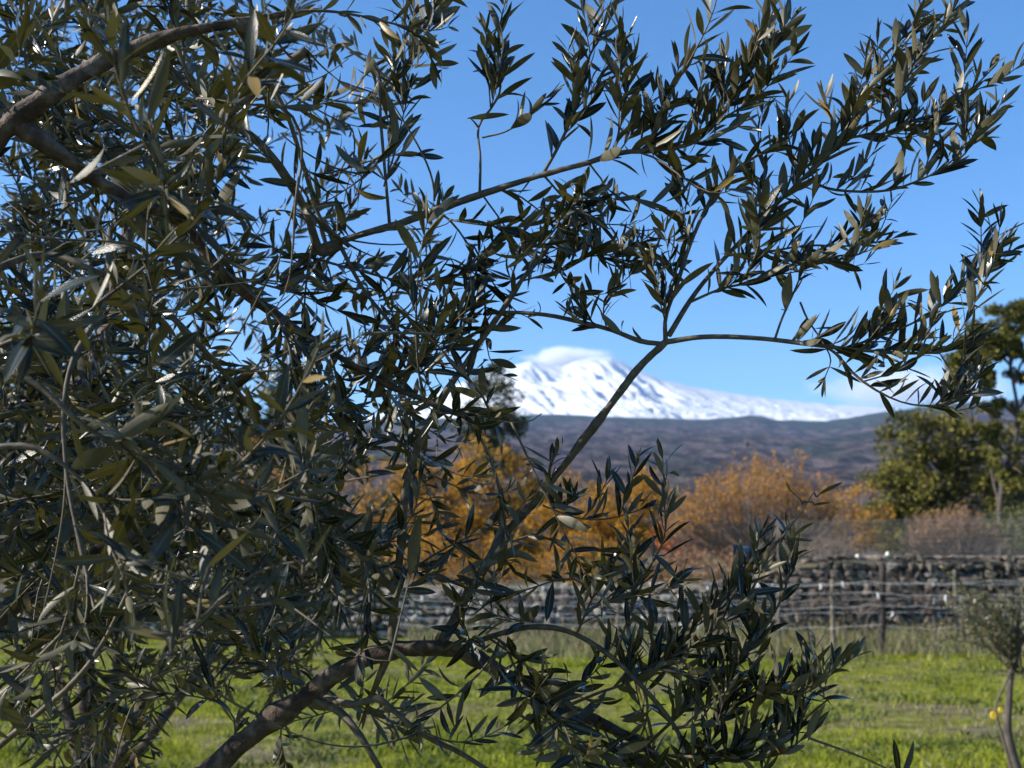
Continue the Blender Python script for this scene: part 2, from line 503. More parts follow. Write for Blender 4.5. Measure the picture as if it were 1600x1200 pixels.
class Leaves:
    def __init__(s): s.B = []; s.D = []; s.N = []; s.L = []
    def along(s, P, t0, t1, step, ln, up=.35, spread=.92, jit=.25, keep=.93, bias=None):
        """opposite pairs of leaves on a polyline, each pair turned from the last"""
        P = np.asarray(P); seg = np.linalg.norm(np.diff(P, axis=0), axis=1); cum = np.r_[0, np.cumsum(seg)]
        tot = cum[-1]; d = tot * t0
        phi = rng.uniform(0, math.pi)
        while d < tot * t1:
            i = min(len(seg) - 1, int(np.searchsorted(cum, d) - 1)); i = max(0, i)
            t = (d - cum[i]) / max(1e-6, seg[i]); p = P[i] * (1 - t) + P[i + 1] * t
            T = unit(P[i + 1] - P[i])
            a = unit(np.cross(T, np.array([.2, .3, .93]))); b_ = np.cross(T, a)
            sz = ln * (.62 + .5 * math.sin(math.pi * min(1, .15 + .75 * d / tot))) 
            for q in (0, math.pi):
                if rng.random() > keep: continue
                ang = phi + q + rng.normal(0, .2)
                side = math.cos(ang) * a + math.sin(ang) * b_
                sp_ = spread * rng.uniform(.5, 1.4)
                dr = T * math.cos(sp_) + side * math.sin(sp_) + np.array([0, 0, up]) + rng.normal(0, jit, 3) * .6
                if bias is not None: dr = dr + bias
                dr = unit(dr)
                nn = T + rng.normal(0, jit + .32, 3) + np.array([0, 0, .15])
                s.B.append(p); s.D.append(dr); s.N.append(nn); s.L.append(sz * rng.uniform(.75, 1.2))
            phi += math.pi / 2 + rng.normal(0, .15)
            d += step * rng.uniform(.7, 1.3)
        # terminal pair
        T = unit(P[-1] - P[-2])
        for q in range(2):
            s.B.append(P[-1]); s.D.append(unit(T + rng.normal(0, .25, 3) + np.array([0, 0, up * .4]))); s.N.append(rng.normal(0, 1, 3)); s.L.append(ln * rng.uniform(.5, .9))
    def arrays(s):
        return np.array(s.B), np.array(s.D), np.array(s.N), np.array(s.L)

OT = np.array([-1.28, 1.75, 0.0])
olive = empty('olive_tree', OT)
tag(olive, 'dark backlit olive tree with reaching leafy branches, close up, framing the snowy mountain', 'tree')
leaves = Leaves()
nodes = []; ndir = []                     # skeleton points that twigs may grow from

def px_path(pts):
    return np.array([at(*p) for p in pts])

# traced limbs and stems: (pixel x, pixel y, depth), start radius, end radius (m), leafy span, leaf step
BR = []
def br(pts, r0, r1, leafy=None, step=.017, ln=.056, up=.35, thick=False, bias=None):
    BR.append((pts, r0, r1, leafy, step, ln, up, thick, bias))

# heavy limbs
trunk_fork = OT + np.array([.06, -.02, .62])
LIMB_A = [(300, 1225, 1.5), (400, 1143, 1.5), (480, 1088, 1.5), (545, 1042, 1.5), (610, 1012, 1.5), (700, 1008, 1.5), (760, 1035, 1.5), (830, 1075, 1.5), (870, 1098, 1.5), (950, 1130, 1.5), (1010, 1165, 1.48), (1060, 1225, 1.45)]
br(LIMB_A, .0145, .005, thick=True)
br([(-40, 255, 1.25), (20, 190, 1.25), (60, 160, 1.25), (130, 115, 1.27), (220, 72, 1.3), (290, 48, 1.3), (370, 34, 1.32), (450, 20, 1.35)], .0135, .004, thick=True)
br([(20, 190, 1.25), (110, 250, 1.27), (150, 285, 1.3), (200, 312, 1.32), (240, 322, 1.35), (290, 352, 1.4), (335, 410, 1.42), (385, 462, 1.45), (445, 500, 1.5), (510, 545, 1.5), (600, 600, 1.5), (665, 627, 1.48), (720, 650, 1.46)], .0095, .003, thick=True)
br([(480, 78, 1.4), (425, 118, 1.4), (380, 160, 1.4), (355, 185, 1.4), (400, 218, 1.42), (440, 268, 1.45), (480, 335, 1.48), (500, 392, 1.5), (530, 383, 1.5)], .0065, .005, thick=True)
br([(370, 34, 1.32), (400, 80, 1.38), (425, 118, 1.4)], .007, .006, thick=True)
# the long bare branch in front of the mountain
br([(690, 1003, 1.5), (740, 920, 1.5), (800, 830, 1.48), (870, 745, 1.46), (940, 655, 1.44), (1000, 578, 1.43), (1040, 535, 1.42)], .0074, .0040, thick=True)
br([(1040, 535, 1.42), (1100, 528, 1.41), (1180, 530, 1.40), (1260, 536, 1.38), (1340, 542, 1.37), (1420, 548, 1.36), (1480, 548, 1.35), (1520, 535, 1.34)], .0036, .0010, (.42, 1), .011, .058, .45)
br([(1275, 537, 1.38), (1305, 550, 1.37), (1345, 592, 1.36), (1400, 624, 1.35), (1450, 633, 1.35), (1500, 624, 1.34), (1524, 590, 1.34)], .0018, .0008, (.12, 1), .016, .050, .5)
br([(1330, 540, 1.37), (1390, 518, 1.38), (1440, 495, 1.4), (1490, 462, 1.41), (1530, 425, 1.42), (1545, 400, 1.42)], .0016, .0007, (.05, 1), .014, .05, .45)
br([(1210, 531, 1.39), (1222, 495, 1.39), (1240, 455, 1.4), (1255, 420, 1.4)], .0016, .0008, (.4, 1), .02, .05, .2)
br([(1250, 470, 1.4), (1262, 495, 1.4), (1285, 528, 1.39), (1300, 560, 1.38), (1290, 590, 1.38)], .0014, .0007, (.2, 1), .02, .046, .3)
# rising stems above the fork
br([(1040, 535, 1.42), (1040, 495, 1.42), (1058, 445, 1.43), (1078, 390, 1.44), (1104, 334, 1.45), (1130, 290, 1.46), (1165, 255, 1.47), (1215, 225, 1.48)], .0034, .0018, (.1, 1), .022, .055, .5)
br([(1045, 525, 1.42), (1085, 462, 1.44), (1135, 400, 1.46), (1185, 348, 1.47), (1245, 290, 1.48), (1300, 238, 1.5), (1330, 212, 1.5), (1380, 205, 1.5), (1440, 185, 1.5), (1500, 150, 1.51), (1545, 112, 1.52)], .0034, .0009, (.2, 1), .013, .055, .5)
br([(1262, 280, 1.48), (1300, 297, 1.47), (1380, 298, 1.46), (1445, 275, 1.46), (1500, 245, 1.45), (1530, 205, 1.45)], .0020, .0008, (.1, 1), .013, .052, .55)
br([(1135, 400, 1.46), (1200, 396, 1.46), (1262, 386, 1.45), (1330, 385, 1.45), (1392, 374, 1.44)], .0019, .0008, (.1, 1), .013, .052, .4)
br([(1080, 472, 1.43), (1130, 452, 1.42), (1185, 440, 1.4), (1240, 412, 1.4), (1300, 408, 1.39), (1355, 392, 1.39)], .0018, .0008, (.1, 1), .014, .05, .4)
br([(1300, 238, 1.5), (1310, 190, 1.51), (1345, 150, 1.53), (1385, 110, 1.54), (1410, 60, 1.55), (1440, 15, 1.56)], .0020, .0008, (.05, 1), .013, .055, .4)
br([(1385, 204, 1.5), (1405, 150, 1.52), (1430, 95, 1.53), (1470, 45, 1.54), (1488, 18, 1.54)], .0018, .0008, (.05, 1), .013, .052, .4)
br([(1245, 290, 1.48), (1235, 240, 1.48), (1228, 190, 1.48), (1232, 160, 1.48)], .0016, .0007, (.1, 1), .013, .05, .3)
# the stem that joins from the left
br([(1036, 538, 1.42), (1000, 534, 1.43), (955, 518, 1.44), (900, 505, 1.45), (850, 495, 1.46), (790, 490, 1.47), (755, 492, 1.48)], .0030, .0022, (.1, .45), .03, .045, .5)
# long rising branch to the upper right
br([(440, 440, 1.5), (480, 400, 1.5), (530, 381, 1.5), (604, 358, 1.5), (672, 331, 1.5), (750, 304, 1.49), (834, 278, 1.48), (911, 255, 1.47), (970, 236, 1.46), (1070, 226, 1.45), (1115, 195, 1.44), (1155, 140, 1.44), (1180, 85, 1.43), (1205, 30, 1.42), (1218, -15, 1.42)], .0060, .0009, (.55, 1), .013, .056, .45, True)
br([(750, 304, 1.49), (752, 250, 1.49), (750, 205, 1.5), (772, 172, 1.5), (784, 140, 1.5), (778, 70, 1.5), (790, 0, 1.5)], .0020, .0010, (.5, 1), .014, .055, .3)
br([(752, 215, 1.49), (790, 205, 1.49), (820, 185, 1.48), (850, 155, 1.48)], .0012, .0008, (.4, 1), .02, .055, .3)
br([(609, 350, 1.5), (602, 260, 1.5), (596, 185, 1.5), (592, 118, 1.5), (560, 90, 1.5), (535, 70, 1.5)], .0022, .0016)
br([(594, 140, 1.5), (625, 110, 1.5), (655, 70, 1.5), (675, 25, 1.5), (690, -20, 1.5)], .0018, .0010, (.1, 1), .015, .056, .3)
br([(600, 290, 1.5), (618, 235, 1.5), (628, 190, 1.51), (640, 140, 1.51)], .0014, .0008, (.05, 1), .014, .05, .4)
br([(845, 275, 1.48), (870, 225, 1.48), (895, 165, 1.48), (915, 95, 1.48), (945, 45, 1.48), (968, 0, 1.48)], .0022, .0009, (.1, 1), .014, .054, .4)
br([(960, 240, 1.46), (972, 190, 1.46), (985, 130, 1.46), (992, 85, 1.46)], .0016, .0008, (.1, 1), .014, .052, .4)
br([(1010, 234, 1.46), (1030, 180, 1.45), (1045, 140, 1.45), (1060, 105, 1.45)], .0016, .0008, (.1, 1), .014, .052, .4)
br([(1090, 212, 1.45), (1085, 160, 1.44), (1100, 110, 1.44)], .0014, .0008, (.1, 1), .012, .052, .4)
br([(1120, 190, 1.44), (1160, 165, 1.43), (1190, 135, 1.42), (1205, 80, 1.42), (1225, 40, 1.42)], .0014, .0008, (.1, 1), .013, .054, .3)
br([(755, 305, 1.49), (785, 345, 1.5), (812, 385, 1.51), (835, 405, 1.51)], .0013, .0008, (.3, 1), .03, .05, .2)
br([(848, 275, 1.48), (893, 328, 1.49), (930, 350, 1.5), (985, 352, 1.5)], .0015, .0008, (.2, 1), .014, .054, .2)
br([(890, 328, 1.49), (880, 380, 1.5), (850, 400, 1.5)], .0013, .0008, (.05, 1), .015, .05, .1)
br([(970, 300, 1.47), (1020, 325, 1.47), (1065, 335, 1.47)], .0012, .0008, (.2, 1), .022, .05, .3)
br([(920, 255, 1.47), (945, 300, 1.48), (925, 380, 1.5), (960, 415, 1.5), (995, 405, 1.5)], .0014, .0008, (.2, 1), .014, .052, .2)
# leaning stem left of the mountain
br([(612, 1010, 1.5), (617, 950, 1.5), (628, 850, 1.49), (641, 740, 1.48), (680, 640, 1.47), (729, 565, 1.47), (786, 484, 1.47), (815, 440, 1.47), (850, 398, 1.48), (892, 330, 1.49)], .0062, .0022, thick=True)
br([(815, 440, 1.47), (870, 425, 1.46), (925, 400, 1.45), (970, 392, 1.45)], .0014, .0008, (.1, 1), .015, .052, .3)
br([(800, 465, 1.47), (800, 430, 1.47), (815, 395, 1.47)], .0012, .0007, (.05, 1), .016, .05, .3)
br([(900, 505, 1.45), (905, 470, 1.45)], .0009, .0006, (.4, 1), .02, .03, .3)
br([(950, 517, 1.44), (945, 480, 1.43), (965, 450, 1.43), (985, 430, 1.43)], .0012, .0007, (.2, 1), .016, .045, .4)
br([(720, 650, 1.46), (748, 680, 1.45), (772, 735, 1.45), (785, 790, 1.45), (789, 850, 1.46), (782, 890, 1.48)], .0026, .0018)
br([(520, 812, 1.46), (560, 860, 1.46), (600, 905, 1.47), (622, 925, 1.48)], .0052, .0058, thick=True)
br([(400, 650, 1.5), (450, 740, 1.48), (520, 812, 1.46)], .003, .005)
br([(848, 790, 1.46), (900, 808, 1.44), (950, 808, 1.42), (1000, 795, 1.41)], .0012, .0007, (.1, 1), .016, .045, .7)
br([(860, 770, 1.46), (862, 730, 1.45), (872, 705, 1.45)], .0009, .0006, (.2, 1), .014, .04, .3)
# low arches and sprays
br([(690, 1012, 1.5), (720, 1012, 1.48), (770, 995, 1.45), (830, 980, 1.43), (890, 985, 1.42), (950, 1020, 1.41), (1005, 1075, 1.4), (1055, 1140, 1.4), (1090, 1215, 1.4)], .0036, .0026)
br([(490, 1080, 1.5), (520, 1092, 1.48), (552, 1099, 1.45), (590, 1093, 1.44), (620, 1113, 1.44), (662, 1146, 1.44), (720, 1175, 1.45), (780, 1215, 1.45)], .0048, .0030, thick=True)
br([(480, 1090, 1.5), (530, 1115, 1.47), (565, 1160, 1.45), (600, 1215, 1.45)], .0060, .0040, thick=True)
br([(880, 1105, 1.5), (935, 1080, 1.45), (990, 1060, 1.42), (1060, 1010, 1.40), (1110, 955, 1.38), (1160, 905, 1.37)], .0024, .0010, (.3, 1), .015, .056, .6)
br([(1010, 1165, 1.48), (1070, 1110, 1.42), (1130, 1060, 1.38), (1180, 1000, 1.36), (1220, 930, 1.35), (1235, 880, 1.35)], .0026, .0010, (.2, 1), .013, .058, .6)
br([(1050, 1140, 1.4), (1110, 1130, 1.37), (1180, 1085, 1.34), (1240, 1085, 1.32), (1280, 1065, 1.31), (1310, 1035, 1.3)], .0022, .0009, (.15, 1), .014, .056, .55)
br([(1040, 1180, 1.4), (1110, 1180, 1.36), (1180, 1150, 1.34), (1240, 1140, 1.33)], .0020, .0009, (.1, 1), .013, .058, .5)
br([(960, 1030, 1.41), (985, 960, 1.4), (1010, 900, 1.4), (1035, 850, 1.4), (1042, 800, 1.4)], .0018, .0009, (.3, 1), .022, .056, .4)
br([(900, 990, 1.42), (925, 930, 1.41), (960, 880, 1.4)], .0016, .0008, (.1, 1), .018, .055, .4)
br([(1100, 970, 1.38), (1150, 910, 1.37), (1190, 868, 1.36), (1235, 818, 1.35), (1258, 790, 1.35), (1272, 768, 1.35)], .0014, .0008)
br([(1185, 872, 1.36), (1183, 850, 1.36), (1190, 830, 1.36)], .0009, .0006, (.3, 1), .012, .04, .3)
br([(1180, 1225, 1.36), (1220, 1150, 1.33), (1240, 1110, 1.32)], .0016, .0008, (.1, 1), .014, .056, .5)
br([(1060, 1225, 1.45), (1100, 1190, 1.38), (1150, 1190, 1.34), (1220, 1180, 1.32), (1260, 1150, 1.31)], .0018, .0008, (.1, 1), .013, .058, .5)
# left side stems
br([(170, 380, 1.32), (168, 460, 1.28), (120, 560, 1.22), (98, 660, 1.2), (105, 760, 1.18), (135, 880, 1.15), (150, 960, 1.12)], .0040, .0016, thick=True)
br([(-30, 1190, 1.3), (60, 1120, 1.3), (120, 1060, 1.3), (170, 990, 1.3), (210, 900, 1.28)], .0042, .0022, thick=True)
br([(-30, 430, 1.1), (60, 400, 1.15), (140, 420, 1.15), (240, 470, 1.2), (330, 560, 1.25), (400, 650, 1.5)], .0040, .003)
br([(350, 420, 1.42), (440, 505, 1.42), (460, 590, 1.4), (480, 660, 1.4)], .0022, .0012, (.3, 1), .02, .05, .2)
br([(-30, 700, 1.0), (60, 700, 1.0), (140, 760, 1.0), (180, 840, 1.0), (200, 930, 1.0)], .0030, .0012, (.4, 1), .02, .06, .1)
br([(-40, 560, .95), (60, 600, .95), (130, 660, .95), (200, 700, .97), (270, 730, 1.0), (330, 770, 1.0)], .0030, .0010, (.4, 1), .02, .06, .1)
br([(420, 125, 1.4), (450, 180, 1.42), (472, 250, 1.44), (500, 340, 1.46), (545, 385, 1.5)], .0030, .0022)
br([(370, 165, 1.4), (325, 230, 1.42), (312, 300, 1.45)], .0035, .0016)
br([(530, 381, 1.5), (560, 440, 1.5), (590, 480, 1.5), (640, 530, 1.5), (690, 545, 1.5), (740, 520, 1.48)], .0030, .0012, (.4, 1), .014, .055, .3)
br([(600, 600, 1.5), (650, 570, 1.46), (690, 520, 1.44), (745, 470, 1.42)], .0020, .0010, (.1, 1), .013, .058, .3)
br([(480, 400, 1.5), (560, 420, 1.5), (640, 440, 1.5), (720, 430, 1.5), (770, 415, 1.5)], .0018, .0008, (.1, 1), .02, .05, .2)

branch_objs = []
def seg_nodes(P, rad, spacing=.02):
    seg = np.linalg.norm(np.diff(P, axis=0), axis=1); L = seg.sum(); n = max(2, int(L / spacing))
    idx = np.linspace(0, len(P) - 1, n).astype(int)
    T = unit(np.gradient(P, axis=0))
    for i in idx: nodes.append(P[i]); ndir.append(T[i])

def knobbly(P, rad, k=8, amp=.12, thick=False):
    """bark swelling and nodes along a stem"""
    n = len(P); u = np.arange(n)
    r = rad * (1 + amp * np.interp(u, np.arange(0, n + 3, 3), rng.normal(0, 1, len(np.arange(0, n + 3, 3)))))
    mbq = MB(); mbq.tube(P, np.maximum(r, 3e-4), k)
    if thick:
        v = mbq.v[0]; T = v.copy()
        for i in range(len(v)):
            q = mnoise.noise(Vector(v[i] * 34)) * .17 + mnoise.noise(Vector(v[i] * 95)) * .12 + max(0, mnoise.noise(Vector(v[i] * 17)) - .25) * .5
            j = min(n - 1, i // k)
            T[i] = v[i] + (v[i] - P[j]) * q * 1.4
        mbq.v[0] = T
    return mbq

side_shoots = []
for (pts, r0, r1, leafy, step, ln, up, thick, bias) in BR:
    P0 = px_path(pts)
    L = np.linalg.norm(np.diff(P0, axis=0), axis=1).sum()
    n = max(14, int(L / (.008 if thick else .012)))
    P = smooth_path(P0, n)
    kq = max(3, int(L / .07))
    wob = np.stack([np.interp(np.linspace(0, kq, n), np.arange(kq + 1), rng.normal(0, .0028, kq + 1) * np.r_[0, np.ones(kq - 1), 0]) for _ in range(3)], -1)
    wk = np.ones(9) / 9
    P = P + np.stack([np.convolve(np.pad(wob[:, c], 4, mode='edge'), wk, 'valid') for c in range(3)], -1)
    rad = np.linspace(1, 0, n) ** .9 * (r0 - r1) + r1
    mbq = knobbly(P, rad, 14 if (thick and r0 > .0085) else 10 if thick else 6, .10 if thick else .07, thick)
    o = mbq.build('branch' if r0 > .0022 else 'twig', M['bark'] if (thick and r0 > .0085) else M['twig_bark'], olive, origin=P[0])
    seg_nodes(P, rad)
    if leafy:
        leaves.along(P, leafy[0], leafy[1], step * .9, ln * .88, up=up * 1.3, keep=.86)
        if L > .12:
            Tq = unit(np.gradient(P, axis=0))
            for q in range(int(L * (leafy[1] - leafy[0]) / (.036 if pts[-1][1] < 860 else .055))):
                i = int(rng.uniform(leafy[0], min(.95, leafy[1])) * (n - 1)); sl = rng.uniform(.035, .095)
                dv = unit(Tq[i] * .8 + unit(np.cross(Tq[i], rng.normal(0, 1, 3))) * .7 + np.array([0, -.05, up * .9])) * sl
                Q = smooth_path([P[i], P[i] + dv * .5, P[i] + dv + np.array([0, 0, .012])], 7)
                side_shoots.append((Q, np.linspace(.0011, .0005, 7)))
                leaves.along(Q, .15, 1, .012, ln * .76, up=up * .9, keep=.86)

# trunk and the limbs out of view that carry the branches
def big(name, pts, r0, r1, mat_=None, k=12):
    P0 = np.asarray(pts, float); L = np.linalg.norm(np.diff(P0, axis=0), axis=1).sum()
    n = max(10, int(L / .02)); P = smooth_path(P0, n)
    rad = np.linspace(r0, r1, n)
    if name == 'trunk': rad = rad * (1 + .35 * np.exp(-np.arange(n) * .02 / .12))
    mbq = knobbly(P, rad, k, .06, True)
    mbq.build(name, mat_ or M['bark'], olive, origin=P[0])
    seg_nodes(P[len(P) // 3:], rad)
    return P
big('trunk', [OT + [0, 0, -.08], OT + [.02, .01, .25], OT + [-.03, 0, .5], OT + [-.02, -.02, .72], OT + [-.04, -.05, .95]], .13, .085, k=16)
A0 = at(*LIMB_A[0])
big('branch', [OT + [-.02, -.02, .60], OT + [.25, -.08, .74], A0 * .45 + (OT + [.1, -.05, .75]) * .55, A0], .055, .0152)
I0 = at(-40, 255, 1.25)
big('branch', [OT + [-.03, -.04, .86], OT + [.05, -.15, 1.2], I0 * .6 + (OT + [.1, -.25, 1.5]) * .4, I0], .055, .0140)
B1 = big('branch', [OT + [-.04, -.05, .9], OT + [-.3, .1, 1.3], OT + [-.55, .1, 1.8], OT + [-.6, 0, 2.4], OT + [-.7, .1, 2.9]], .06, .008)
B2 = big('branch', [OT + [-.03, -.03, .85], OT + [.15, .35, 1.3], OT + [.25, .7, 1.75], OT + [.3, 1.0, 2.2], OT + [.25, 1.2, 2.7]], .05, .008)
B3 = big('branch', [OT + [.05, -.15, 1.2], OT + [.02, -.35, 1.6], OT + [.05, -.45, 2.1], OT + [.2, -.4, 2.6]], .03, .007)
B4 = big('branch', [OT + [-.04, -.03, .75], OT + [-.5, -.1, 1.0], OT + [-1.0, -.05, 1.35], OT + [-1.35, .1, 1.9]], .045, .007)
B5 = big('branch', [OT + [.15, .35, 1.3], OT + [.5, .5, 1.6], OT + [.85, .6, 1.7], OT + [1.05, .6, 1.9]], .018, .004)
B6 = big('branch', [OT + [.02, -.02, .62], OT + [.3, .3, .9], OT + [.55, .5, 1.0], OT + [.8, .6, 1.15]], .022, .004)

# filler shoots: how much of each 100 px cell the near foliage covers (0-9), read off the photograph
COV = ["9999976211001000",
       "9999763111110000",
       "9998743122111000",
       "9998866432111000",
       "9988654321111000",
       "9988648600000100",
       "9999989700000000",
       "9999988520000000",
       "9999987532000000",
       "9999876544310000",
       "7777655566520000",
       "7665545567630000"]
att = []
for r_ in range(12):
    for c_ in range(16):
        cv = int(COV[r_][c_]) / 9.6
        if cv <= 0: continue
        lam = -math.log(1 - cv) * (4.0 if c_ < 5 else 2.9 if c_ < 6 else 2.1)
        for q in range(rng.poisson(lam)):
            px, py = c_ * 100 + rng.uniform(0, 100), r_ * 100 + rng.uniform(0, 100)
            if c_ < 2: d = rng.choice([rng.uniform(.85, 1.2), rng.uniform(1.4, 3.3)], p=[.07, .93])
            elif c_ < 5: d = rng.choice([rng.uniform(.95, 1.25), rng.uniform(1.35, 3.2)], p=[.05, .95])
            elif c_ < 7: d = rng.uniform(1.35, 2.1)
            else: d = rng.uniform(1.33, 1.55)
            att.append(at(px, py, d))
nvis = len(att)
# crown beyond the frame: above and to the left
def crown_pts(n, c, r):
    out_ = []
    while len(out_) < n:
        p = rng.normal(0, .55, 3)
        if np.linalg.norm(p) > 1.05: continue
        q = np.array(c) + p * np.array(r)
        x_, y_, d_ = proj(q)
        if d_ > .35 and -60 < x_ < 1660 and -60 < y_ < 1260: continue
        if np.linalg.norm(q - CAM) < .55: continue
        out_.append(q)
    return out_
far_att = crown_pts(300, OT + [-.55, .1, 1.9], (1.1, 1.0, 1.0)) + crown_pts(90, OT + [.35, .2, 2.0], (.9, .9, .7)) + crown_pts(40, OT + [-.3, -.2, 1.2], (1.0, .8, .5))
NA = np.array(nodes); ND = np.array(ndir)
twigs = list(side_shoots)
def grow(points, maxlen, leafstep, ln, up, bare=False):
    global NA, ND
    pts = np.array(points)
    d = np.array([np.min(np.linalg.norm(NA - p, axis=1)) for p in pts])
    for i in np.argsort(d):
        p = pts[i]
        v = p - NA; dist = np.linalg.norm(v, axis=1)
        cosb = (v * ND).sum(1) / np.maximum(dist, 1e-6)
        cost = dist * (1.25 - .35 * cosb) + np.where(dist < .05, .2, 0)
        j = int(np.argmin(cost)); a = NA[j]; D = dist[j]
        if D < .03: continue
        T = ND[j]
        if D < .15: p = a + unit(v[j] + rng.normal(0, .02, 3)) * rng.uniform(.13, .2); D = np.linalg.norm(p - a)
        lateral = rng.normal(0, .10, 3) * D
        c1 = a + unit(T * .7 + unit(v[j]) * .8) * D * .38 + lateral
        end = p + np.array([0, 0, .03 * rng.normal()])
        n = max(6, int(D / .014))
        t = np.linspace(0, 1, n)[:, None]
        c2 = end - unit(v[j] + np.array([0, 0, .25 * D])) * D * .33 + rng.normal(0, .05, 3) * D
        P = (1 - t) ** 3 * a + 3 * (1 - t) ** 2 * t * c1 + 3 * (1 - t) * t * t * c2 + t ** 3 * end
        r0 = .0010 + .0048 * min(1, D) * rng.uniform(.7, 1.1)
        rad = np.linspace(r0, .0006, n)
        twigs.append((P, rad))
        k = np.linspace(0, n - 1, max(2, int(D / .03))).astype(int)
        NA = np.vstack([NA, P[k]]); ND = np.vstack([ND, unit(np.gradient(P, axis=0))[k]])
        if bare: continue
        span = .16 + .14 * rng.random()
        leaves.along(P, max(.12, 1 - span / max(D, span)), 1, leafstep, ln * rng.uniform(.85, 1.15), up=up * rng.uniform(-.3, 1.2), jit=.35, keep=.88)
grow(att, .4, .0145, .045, .28)
bare_pts = []
for k in range(70):
    px, py = rng.uniform(0, 640), rng.uniform(120, 1190)
    bare_pts.append(at(px, py, rng.uniform(1.15, 1.9)))
grow(bare_pts, .5, .02, .05, 0, bare=True)
n_in = len(twigs)
grow(far_att, .6, .02, .06, .2)

n_auto = len(leaves.B)
HAND = [(1277, 774, 1318, 754, 1.35), (1257, 790, 1235, 768, 1.35), (1236, 769, 1228, 752, 1.35), (1267, 790, 1297, 784, 1.35), (1220, 850, 1228, 812, 1.35), (1188, 842, 1180, 806, 1.36), (1190, 838, 1216, 810, 1.36), (1205, 852, 1212, 818, 1.36), (1230, 842, 1271, 846, 1.35),
        (1283, 1093, 1340, 1080, 1.3), (1284, 1080, 1262, 1028, 1.3), (1290, 1072, 1292, 1030, 1.3), (1028, 803, 1050, 748, 1.4), (1035, 870, 1086, 842, 1.4), (1032, 850, 1006, 790, 1.4), (527, 125, 574, 153, 1.45), (700, 402, 768, 431, 1.45), (646, 140, 692, 104, 1.48),
        (1262, 1160, 1285, 1095, 1.3), (1405, 1215, 1402, 1150, 1.3), (1408, 1218, 1436, 1160, 1.3), (1290, 590, 1284, 622, 1.37), (1500, 460, 1484, 412, 1.42), (730, 185, 800, 180, 1.49),
        (270, 1000, 236, 900, .85), (272, 1000, 282, 905, .85), (268, 1002, 190, 975, .85), (272, 1010, 284, 1050, .85), (115, 985, 90, 890, .85), (118, 985, 124, 915, .85), (480, 880, 430, 830, .95), (482, 880, 462, 820, .95), (484, 882, 520, 820, .95), (320, 890, 390, 835, .9),
        (200, 875, 148, 815, .9), (600, 1005, 655, 1052, 1.3), (640, 905, 655, 800, 1.2), (620, 740, 570, 735, 1.1), (230, 195, 268, 78, .95), (230, 230, 262, 140, .95), (110, 285, 188, 235, .95), (300, 760, 330, 690, 1.0), (300, 762, 345, 725, 1.0), (298, 760, 285, 690, 1.0)]
for (x0_, y0_, x1_, y1_, d_) in HAND:
    a_, e_ = at(x0_, y0_, d_), at(x1_, y1_, d_ + rng.normal(0, .008))
    leaves.B.append(a_); leaves.D.append(unit(e_ - a_)); leaves.N.append(np.array([rng.normal(0, .8), rng.choice([-1, 1]) * .7, .6])); leaves.L.append(np.linalg.norm(e_ - a_))
    j = int(np.argmin(np.linalg.norm(NA - a_, axis=1)))
    if np.linalg.norm(NA[j] - a_) > .004:
        twigs.append((smooth_path([NA[j], (NA[j] + a_) / 2 + rng.normal(0, .004, 3), a_ + unit(e_ - a_) * .004], 10), np.linspace(.0016, .0007, 10)))
        k_ = twigs[-1][0]; NA = np.vstack([NA, k_[3:]]); ND = np.vstack([ND, unit(np.gradient(k_, axis=0))[3:]])

# individual twigs (largest in the picture), the rest as one mass
score = []
for i, (P, rad) in enumerate(twigs):
    x_, y_, d_ = proj(P[len(P) // 2])
    inside = d_ > .3 and -20 < x_ < 1620 and -20 < y_ < 1220
    score.append((np.linalg.norm(P[-1] - P[0]) * rad[0] / d_ ** 2) if inside else -1)
order = np.argsort(score)[::-1]
n_tw = 240
mass = MB()
for rank, i in enumerate(order):
    P, rad = twigs[i]
    if rank < n_tw and score[i] > 0:
        mbq = knobbly(P, rad, 5, .08)
        mbq.build('twig', M['twig_bark'], olive, origin=P[0])
    else:
        mass.tube(P, rad, 5)
tag(mass.build('fine_twigs', M['twig_bark'], olive), kind='stuff')

B, D, N, Ln = leaves.arrays()
N = N + 1e-3
Rm = leaf_frames(D, N)
K = rng.choice(len(LV), len(B), p=LV_P / LV_P.sum())
Wd = rng.uniform(.7, 1.2, len(B))
K[n_auto:] = rng.integers(0, 4, len(B) - n_auto); Wd[n_auto:] = rng.uniform(.8, 1.05, len(B) - n_auto)
# keep leaves away from the lens and out of the clear view to the mountain
tip = B + D * Ln[:, None]
mid = (B + tip) / 2
mx, my_, md = proj(mid.T.T) if False else ((800 + FPX * ((mid - CAM) @ RGT) / ((mid - CAM) @ FWD)), (600 - FPX * ((mid - CAM) @ UPV) / ((mid - CAM) @ FWD)), (mid - CAM) @ FWD)
ok = (np.linalg.norm(mid - CAM, axis=1) > .5)
clear = (md > 0) & (mx > 800) & (mx < 1250) & (my_ > 552) & (my_ < 690)
clear |= (md > 0) & (mx > 1060) & (mx < 1480) & (my_ > 640) & (my_ < 800)
clear[n_auto:] = False
ok &= ~clear
B, D, Ln, Wd, K, Rm = B[ok], D[ok], Ln[ok], Wd[ok], K[ok], Rm[ok]
mx, my_, md = mx[ok], my_[ok], md[ok]
tip = B + D * Ln[:, None]
def P2(q): q = q - CAM; d = q @ FWD; return np.stack([(q @ RGT) / d, (q @ UPV) / d], -1) * FPX
inside = (md > .3) & (mx > 10) & (mx < 1590) & (my_ > 10) & (my_ < 1190)
# area in the picture: projected length times width seen at its tilt
vdir = unit((B + tip) / 2 - CAM)
face = np.abs((Rm[:, :, 2] * vdir).sum(-1)) + .15
plen = np.linalg.norm(P2(tip) - P2(B), axis=1)
sc_ = np.where(inside, plen * face * Ln * Wd / np.maximum(md, .3), -1)
